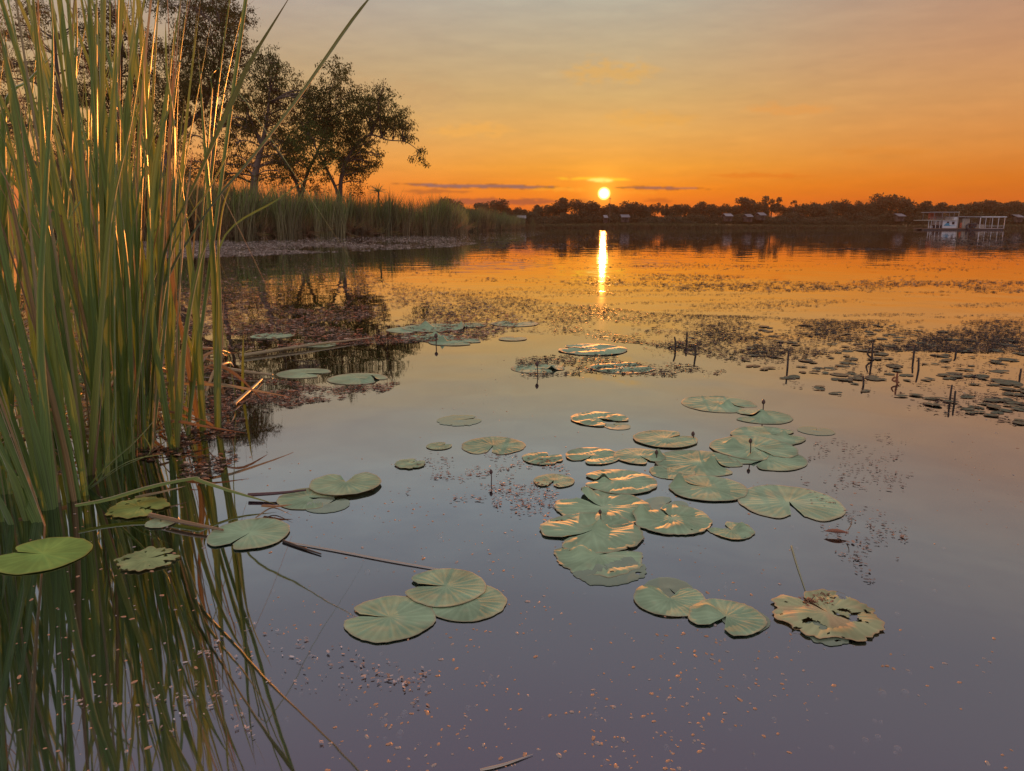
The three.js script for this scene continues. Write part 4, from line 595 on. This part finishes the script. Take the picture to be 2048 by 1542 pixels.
// the scatter of small pads at the right
{
  const R = rng(71), protos = [0, 1, 2, 3, 4, 5].map((i) => { const o = new THREE.Mesh(padGeo({ R: 0.045, seed: 400 + i * 3, ruffle: 0.8, curl: 0.3 + (i % 3) * 0.3, notch: i, gap: 0.12, NA: 30, NR: 5, el: 1.2 + 0.1 * i, tint: [0.15, 0.16, 0.1], }), padMat); o.name = 'small_lily_pad'; o.castShadow = o.receiveShadow = true; return o; });
  const poly = [[1330, 690], [1450, 655], [1700, 640], [1860, 650], [2048, 680], [2330, 730], [2360, 900], [2160, 880], [1960, 830], [1800, 800], [1680, 790], [1560, 765], [1420, 730]];
  let n = 0, tries = 0;
  while (n < 400 && tries++ < 16000) {
    const x = lerp(1330, 2370, R()), y = lerp(640, 900, R());
    if (!inside(poly, x, y) || fbm(x * 0.014, y * 0.045, 77, 3) < -0.2) continue;
    const k = n % 6, o = n < 6 ? protos[k] : protos[k].clone(), p = onWater(x, y), s = 0.24 + R() * R() * 0.46;
    o.name = numbered('small_lily_pad'); scene.add(o); o.position.set(p.x, 0.001 + R() * 0.002, p.z); o.rotation.set(gauss(R) * 0.05 , R() * 6.28, gauss(R) * 0.05); o.scale.set(s, 0.55, s);
    tag(o, 'small dark lily pad in the scattered field at the right', 'lily pad', 'small lily pads scattered over the water at the right'); n++;
  }
  const stalkMat = std([0.06, 0.045, 0.035], 0.8), rust = std([0.25, 0.09, 0.04], 0.7);
  [[1350, 699, 1349, 674], [1373, 689, 1374, 665], [1393, 712, 1390, 690], [1575, 736, 1577, 703], [1745, 720, 1746, 685, 1], [1827, 718, 1831, 690], [1838, 740, 1837, 716], [1910, 708, 1911, 694], [1727, 770, 1726, 752], [1798, 768, 1795, 746, 2], [1900, 802, 1904, 770], [1910, 806, 1911, 782], [2038, 752, 2042, 738]].forEach(([x, y, x1, y1, kind], i) => {
    const b = onWater(x, y), t = at(x1, y1, -b.z).sub(b), o = root('dead_stalk', b, ['broken dark lily stalk standing upright out of the water among small pads', 'kinked dark stalk with a bent side piece at the right', 'rust-red withered stalk with curled leaf'][kind ?? 0], 'stalk', kind ? undefined : 'dead stalks sticking out of the water at the right'), r = 1.9 / F * -b.z;
    mesh('stalk', stem([V(0, -0.03, 0), t.clone().multiplyScalar(0.55).add(V(gauss(R) * 0.003, 0, 0)), t], [r * 1.2, r, r * 0.9], 6, 3), kind === 2 ? rust : stalkMat, o);
    if (kind) mesh('side_piece', stem([V(0, 0.005, 0), t.clone().multiplyScalar(0.35).add(V(-0.02, 0, 0)), t.clone().multiplyScalar(0.7).add(V(-0.012, 0, 0.004))], [r, r, r * 0.6], 6, 3), kind === 2 ? rust : stalkMat, o);
    else mesh('broken_tip', new THREE.ConeGeometry(r * 0.9, r * 1.8, 6).translate(t.x, t.y, t.z), stalkMat, o);
  });
}

// ---------------------------------------------------------------- floating weed, flecks and bubbles
const weedLeaf = geom([-1, 0, 0, -0.4, 0.12, 0.42, 0.5, 0.16, 0.36, 1, 0.02, 0, 0.4, 0.1, -0.4, -0.5, 0.06, -0.34, 0, 0.02, 0], [0, 1, 6, 1, 2, 6, 2, 3, 6, 3, 4, 6, 4, 5, 6, 5, 0, 6]);
function sprigGeo(seed, n, up) { const R = rng(seed), parts = []; for (let i = 0; i < n; i++) { const g = weedLeaf.clone(), s = 0.28 + R() * 0.3; g.scale(s, s, s * 0.75).translate(s * 0.9, 0, 0).rotateZ(R() * up).rotateX(gauss(R) * 0.6).rotateY(R() * 6.28).translate(gauss(R) * 0.4, R() * 0.08, gauss(R) * 0.4); parts.push(g); } return mergeGeometries(parts); }
const sprigs = [sprigGeo(1, 7, 0.5), sprigGeo(2, 9, 0.9), sprigGeo(3, 6, 1.2)];
const weedMat = phys([0.14, 0.1, 0.07], 0.55, { side: THREE.DoubleSide, clearcoat: 0.3, clearcoatRoughness: 0.3, name: 'floating_weed' });
const whiteMul = phys([1, 1, 1], 0.6, { side: THREE.DoubleSide, specularIntensity: 0.6, clearcoat: 0.08, clearcoatRoughness: 0.3, name: 'floating_flecks' });
function weedZone(label, n, seed, zone, size, tint, dens, { leaves = 0.35, up = 1 } = {}) {   // zone: polygon in the frame; size: metres [min, max]
  const o = root('floating_weed', V(0, 0, 0), label, 'water weed', null, 'stuff'), R = rng(seed), lists = [[], [], [], []];
  const xs = zone.map((p) => p[0]), ys = zone.map((p) => p[1]), x0 = Math.min(...xs), x1 = Math.max(...xs), y0 = Math.min(...ys), y1 = Math.max(...ys);
  let k = 0, tries = 0;
  while (k < n && tries++ < n * 40) {
    const x = lerp(x0, x1, R()), y = lerp(y0, y1, R());
    if (!inside(zone, x, y) || (dens && R() > dens(x, y))) continue;
    const p = onWater(x, y), s = lerp(size[0], size[1], R() * R()), t = 0.6 + R() * 0.9, which = R() < leaves ? 3 : Math.floor(R() * 3), c = tint[Math.floor(R() * tint.length)];
    p.y = 0.001 + R() * 0.002; lists[which].push([p, R() * 6.28, which === 3 ? V(s, s * 0.3, s) : V(s, s * up * 0.65, s), rgb(c[0] * t, c[1] * t, c[2] * t)]); k++;
  }
  lists.forEach((l, i) => l.length && massOf(i === 3 ? 'leaflets' : 'sprigs', o, i === 3 ? weedLeaf : sprigs[i], whiteMul, l));
}
const brown = [[0.06, 0.04, 0.03], [0.1, 0.055, 0.04], [0.05, 0.045, 0.03]], reddish = [[0.36, 0.17, 0.09], [0.4, 0.13, 0.05], [0.1, 0.065, 0.04], [0.46, 0.31, 0.22], [0.07, 0.05, 0.03]], pale = [[0.38, 0.31, 0.25], [0.3, 0.22, 0.17], [0.42, 0.36, 0.29], [0.2, 0.15, 0.11]];  // pinkish and pale entries paint in leaflets catching sunlight and sky sheen
const clump = (fx, fy, s, lo, hi) => (x, y) => step(fbm(x * fx, y * fy, s, 4), lo, hi);
weedZone('pale floating weed mat along the foot of the long reed bed', 22000, 81, [[200, 481], [600, 475], [930, 468], [1120, 461], [1060, 474], [900, 494], [500, 512], [200, 520]], [0.025, 0.07], pale, clump(0.006, 0.09, 5, -0.5, 0.3), { leaves: 0.6 });
weedZone('thin brown weed film over the far water below the shore reflections', 13000, 82, [[960, 462], [2700, 460], [2700, 500], [1500, 500], [960, 497]], [0.03, 0.09], brown, clump(0.004, 0.12, 15, -0.15, 0.4), { leaves: 0.6 });
weedZone('reddish floating weed mat beside the bulrushes', 15000, 83, [[420, 500], [700, 520], [780, 570], [930, 590], [1060, 640], [980, 680], [700, 690], [420, 700], [300, 620]], [0.005, 0.022], reddish, clump(0.011, 0.035, 25, -0.45, 0.45));
weedZone('dark weed band across the middle of the lake', 25000, 84, [[780, 560], [1000, 590], [1300, 625], [1700, 640], [2700, 640], [2700, 720], [1700, 700], [1500, 735], [1300, 690], [1000, 660], [800, 640]], [0.004, 0.017], brown, clump(0.009, 0.04, 35, -0.5, 0.75));
weedZone('dark weed flecks among the small lily pads at the right', 4200, 85, [[1280, 680], [1700, 650], [2700, 680], [2700, 960], [1800, 815], [1550, 770], [1300, 740]], [0.003, 0.014], brown, clump(0.012, 0.04, 45, -0.45, 0.7), { up: 1.3 });
weedZone('brown and orange weed strip under the sun glitter', 1200, 86, [[1030, 716], [1180, 708], [1320, 722], [1460, 742], [1400, 756], [1200, 748], [1040, 758]], [0.004, 0.013], brown, clump(0.01, 0.05, 55, -0.2, 0.2), { up: 1.6 });
weedZone('red-brown weed strip reaching out from the bulrush feet', 2600, 87, [[430, 742], [560, 760], [650, 775], [800, 765], [760, 790], [620, 806], [520, 830], [420, 860]], [0.003, 0.012], reddish, clump(0.012, 0.04, 65, -0.15, 0.2), { up: 1.3 });
weedZone('dark weed trash between the bulrush feet', 3200, 88, [[150, 720], [330, 680], [440, 700], [480, 800], [500, 900], [420, 960], [300, 950], [200, 900]], [0.004, 0.015], [...reddish, ...brown], clump(0.012, 0.03, 75, -0.1, 0.25));
weedZone('sparse weed crumbs trailing down the right side of the lily pads', 420, 89, [[1630, 880], [1760, 860], [1850, 900], [1800, 1000], [1830, 1150], [1740, 1170], [1660, 1100], [1600, 960]], [0.0025, 0.007], [[0.3, 0.2, 0.15], [0.2, 0.13, 0.1]], clump(0.014, 0.03, 85, -0.1, 0.25));
weedZone('weed crumbs scattered left of the main lily cluster', 520, 90, [[860, 890], [960, 905], [1120, 915], [1160, 1000], [1110, 1060], [960, 1010], [820, 1000], [790, 940]], [0.0025, 0.007], [[0.3, 0.18, 0.14], [0.24, 0.1, 0.07], [0.2, 0.13, 0.1]], clump(0.014, 0.04, 95, -0.05, 0.3));
weedZone('thin drifting weed lines on the golden water at the right', 6500, 91, [[900, 560], [1300, 555], [1700, 565], [2700, 580], [2700, 650], [1600, 630], [1200, 620], [900, 590]], [0.004, 0.016], brown, (x, y) => step(fbm(x * 0.004, y * 0.13 + x * 0.004, 105, 4), 0.02, 0.35));
weedZone('faint specks of weed over the open golden water', 9000, 191, [[700, 500], [2700, 496], [2700, 590], [900, 580]], [0.008, 0.032], [...brown, [0.3, 0.2, 0.13]], (x, y) => step(fbm(x * 0.005, y * 0.09, 205, 4), -0.2, 0.6));
weedZone('brown debris heaped on the shredded lily pad', 46, 92, [[1600, 1195], [1660, 1190], [1660, 1212], [1610, 1215]], [0.004, 0.009], [[0.35, 0.16, 0.09], [0.26, 0.14, 0.08]], null, { up: 2 });
weedZone('weed crumbs in the shallow corner at the lower centre', 90, 93, [[560, 1280], [720, 1290], [860, 1340], [860, 1420], [760, 1400], [620, 1310]], [0.0018, 0.0045], [[0.5, 0.4, 0.36], [0.5, 0.3, 0.2]], clump(0.02, 0.03, 115, -0.3, 0.5));
weedZone('weed crumbs caught along the reed reflections', 130, 94, [[500, 1240], [620, 1280], [720, 1400], [640, 1500], [300, 1460], [120, 1400], [340, 1320]], [0.0014, 0.005], [[0.45, 0.4, 0.38], [0.5, 0.34, 0.26]], clump(0.012, 0.02, 125, -0.3, 0.5));
{
  const R = rng(99), lump = new THREE.IcosahedronGeometry(1, 1); const p = lump.attributes.position; for (let i = 0; i < p.count; i++) { const k = 0.8 + 0.4 * hash(Math.round(p.getX(i) * 50), Math.round(p.getY(i) * 50), Math.round(p.getZ(i) * 50)); p.setXYZ(i, p.getX(i) * k, Math.max(-0.3, p.getY(i) * 0.7 * k), p.getZ(i) * k); } lump.computeVertexNormals();
  const o = root('pollen_flecks', V(0, 0, 0), 'tiny orange and pale flecks floating all over the near water', 'flecks', null, 'stuff'), l = [];
  for (let i = 0; i < 4200; i++) { const x = lerp(-20, 2070, R()), y = lerp(700, 1600, Math.pow(R(), 0.8)), d = fbm(x * 0.004, y * 0.006, 131, 3); if (R() > (0.3 + d * 1.5) * (x < 470 ? 0.4 : 1)) continue; const q = onWater(x, y), s = (0.7 + R() * R() * 1.7) * 0.001; l.push([q, R() * 6, V(s * (1 + R()), s * 0.8, s), R() < 0.6 ? rgb(0.5, 0.27, 0.15) : rgb(0.36, 0.3, 0.26)]); }
  massOf('flecks', o, lump, whiteMul, l);
  const b = root('bubbles', V(0, 0, 0), 'small clear bubbles resting on the near water', 'bubbles', null, 'stuff'), bl = [];
  const clear = phys([1, 1, 1], 0.05, { transmission: 1, thickness: 0, ior: 1.33 });
  for (let i = 0; i < 130; i++) { const q = onWater(lerp(500, 1900, R()), lerp(980, 1540, R())); bl.push([q, 0, 0.0012 + R() * R() * 0.003]); }
  for (const [x, y] of [[880, 1072], [881, 1079], [1765, 1388], [1810, 1386], [768, 1445], [808, 1428], [800, 1468], [1795, 1500], [1156, 1160], [735, 1145]]) bl.push([onWater(x, y), 0, 0.0042]);
  massOf('bubble_skins', b, new THREE.SphereGeometry(1, 12, 8), clear, bl);
}

{ // dead leaves bent and fallen among the feet of the bulrushes
  const R = rng(640), o = root('reed_litter', V(0, 0, 0), 'straw-coloured dead leaves tangled among the bulrush feet', 'reed litter', null, 'stuff'), g = blade([V(0, 0, 0), V(0.1, 0.03, 0.01), V(0.22, 0.02, 0.03), V(0.34, -0.02, 0.02)], 0.009, { face: V(0, 1, 0.3), tw1: 1.5, seg: 10 });
  for (const m of strawMats) { const l = []; for (let i = 0; i < 46; i++) { const p = onWater(lerp(-40, 430, R()), lerp(620, 900, R())); p.y = 0.01 + R() * R() * 0.12; l.push([p, R() * 6.28, V(0.5 + R() * 0.9, 0.6 + R(), 0.6 + R() * 0.6), null, gauss(R) * 0.3, gauss(R) * 0.45]); } massOf('dead_leaves', o, g, m, l); }
}
// ---------------------------------------------------------------- fallen stalks and loose leaves
{
  const lie = (name, label, cat, pts, w, mat, lift = 0.004, opt = {}) => { const b = onWater(pts[0][0], pts[0][1]), o = root(name, b, label, cat), k = -b.z / F; const P = pts.map(([x, y, up = 0]) => onWater(x, y, lift + up).sub(b)); return [o, P, k, mesh(opt.round ? 'stem' : 'leaf', opt.round ? stem(P, [w * k, w * k * 0.8, w * k * 0.5], 6, 4) : blade(P, w * k, { seg: 16, face: V(0, 1, 0), ...opt }), mat, o)]; };
  lie('broken_reed', 'long broken green reed leaf lying bent over the water', 'reed leaf', [[150, 1012, 0.02], [215, 1000, 0.02], [300, 975, 0.03], [385, 958, 0.045], [400, 962, 0.042], [470, 985, 0.02], [552, 1008, 0.004]], 18, reedMats[0], 0.004, { pow: 5 });
  lie('broken_reed', 'pale straw leaf lying beside the bent green reed leaf', 'reed leaf', [[270, 995, 0.01], [320, 985, 0.012], [372, 972, 0.012]], 11, strawMats[2]);
  lie('broken_reed', 'brown rotten reed stalk lying towards the wrinkled lily pad', 'reed stalk', [[300, 1030, 0.005], [370, 1045, 0.006], [446, 1060, 0.004]], 5, strawMats[1], 0.004, { round: true });
  lie('broken_reed', 'dark purple stalk lying left of the notched lily pad', 'reed stalk', [[496, 990, 0.004], [560, 986, 0.006], [612, 980, 0.004]], 4, std([0.1, 0.05, 0.05], 0.6), 0.004, { round: true });
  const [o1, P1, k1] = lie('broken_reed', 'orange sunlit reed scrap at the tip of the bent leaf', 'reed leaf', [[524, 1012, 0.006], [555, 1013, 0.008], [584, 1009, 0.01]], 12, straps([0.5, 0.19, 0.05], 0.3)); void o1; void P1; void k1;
  lie('broken_reed', 'dark scrap crossing under the orange reed scrap', 'reed leaf', [[510, 1036, 0.003], [545, 1016, 0.003], [584, 1030, 0.003]], 6, strawMats[1]);
  lie('drowned_reed', 'pale drowned reed leaf slanting towards the lower lily pads', 'reed leaf', [[575, 1084], [680, 1103], [780, 1122], [850, 1134], [890, 1141]], 6.5, drownMat, 0.0015, { pow: 6 });
  lie('drowned_reed', 'thin dark stick lying between the wrinkled pad and the open water', 'stick', [[566, 1082], [605, 1096], [642, 1108]], 3, std([0.05, 0.04, 0.03], 0.7), 0.002, { round: true });
  lie('sunken_stalk', 'pale lily stem under the surface leading to the shredded pad', 'lily stem', [[1583, 1092], [1594, 1130], [1612, 1184]], 2, sunkMat, 0.001, { round: true });
  lie('drowned_reed', 'long straw lying across the reflection of the trees', 'straw', [[480, 712, 0.005], [600, 693, 0.01], [740, 676, 0.005]], 4, strawMats[2], 0.003, { round: true });
  lie('drowned_reed', 'pale straw lying in the water right of the outermost bulrush', 'straw', [[440, 735, 0.01], [500, 745, 0.01], [545, 750, 0.004]], 4, strawMats[2], 0.003, { round: true });
  lie('drowned_reed', 'short white straw pointing down to the weed strip', 'straw', [[468, 808, 0.004], [500, 780, 0.006], [524, 758, 0.004]], 4, strawMats[2], 0.003, { round: true });
  lie('drowned_reed', 'faint pale reed leaf under the bottom edge of the view', 'reed leaf', [[960, 1540], [1010, 1528], [1066, 1508]], 10, drownMat, 0.0012);
  // young leaves spreading at the foot of the nearest shoot
  const b = onWater(172, 978), o = root('reed_shoot', b, 'young curved reed leaves spreading right from the nearest bulrush foot', 'reed leaf');
  for (const [path, w] of [[[[172, 978], [215, 930], [262, 890], [300, 850], [308, 840]], 8], [[[176, 980], [225, 940], [270, 918], [330, 908]], 7], [[[174, 978], [205, 950], [220, 880], [226, 820]], 5], [[[176, 980], [240, 935], [300, 905], [282, 862]], 5]]) mesh('leaf', blade(path.map(([x, y], i) => at(x, y, -b.z - 0.02 * i).sub(b)), (w / F) * -b.z, { seg: 14, tw1: 0.4 }), reedMats[2], o);
  const c = onWater(1672, 1072), dl = root('curled_leaf', c, 'curled brown dead leaf floating right of the largest pad', 'dead leaf'), s = (50 / F) * -c.z;
  const pos = [], idx = [], uv = []; for (let i = 0; i <= 12; i++) for (let j = 0; j <= 6; j++) { const t = i / 12 - 0.5, u = j / 6 - 0.5, wd = 0.34 * (1 - (2 * t) ** 2), ang = u * 2.6; pos.push(t * s, 0.006 + s * wd * 0.42 * (1 - Math.cos(ang)) + s * 0.1 * t * t, s * wd * Math.sin(ang) * 0.5); uv.push(j / 6, i / 12); }
  for (let i = 0; i < 12; i++) for (let j = 0; j < 6; j++) { const a = i * 7 + j; idx.push(a, a + 1, a + 7, a + 1, a + 8, a + 7); }
  mesh('blade', geom(pos, idx, uv), straps([0.3, 0.1, 0.04], 0.25), dl); mesh('stalk', stem([V(s * 0.45, 0.012, 0), V(s * 0.55, 0.02, 0), V(s * 0.6, 0.03, -0.004)], [0.001, 0.0008, 0.0005], 5, 2), strawMats[1], dl); dl.rotation.y = -0.2;
}

renderer.render(scene, camera);
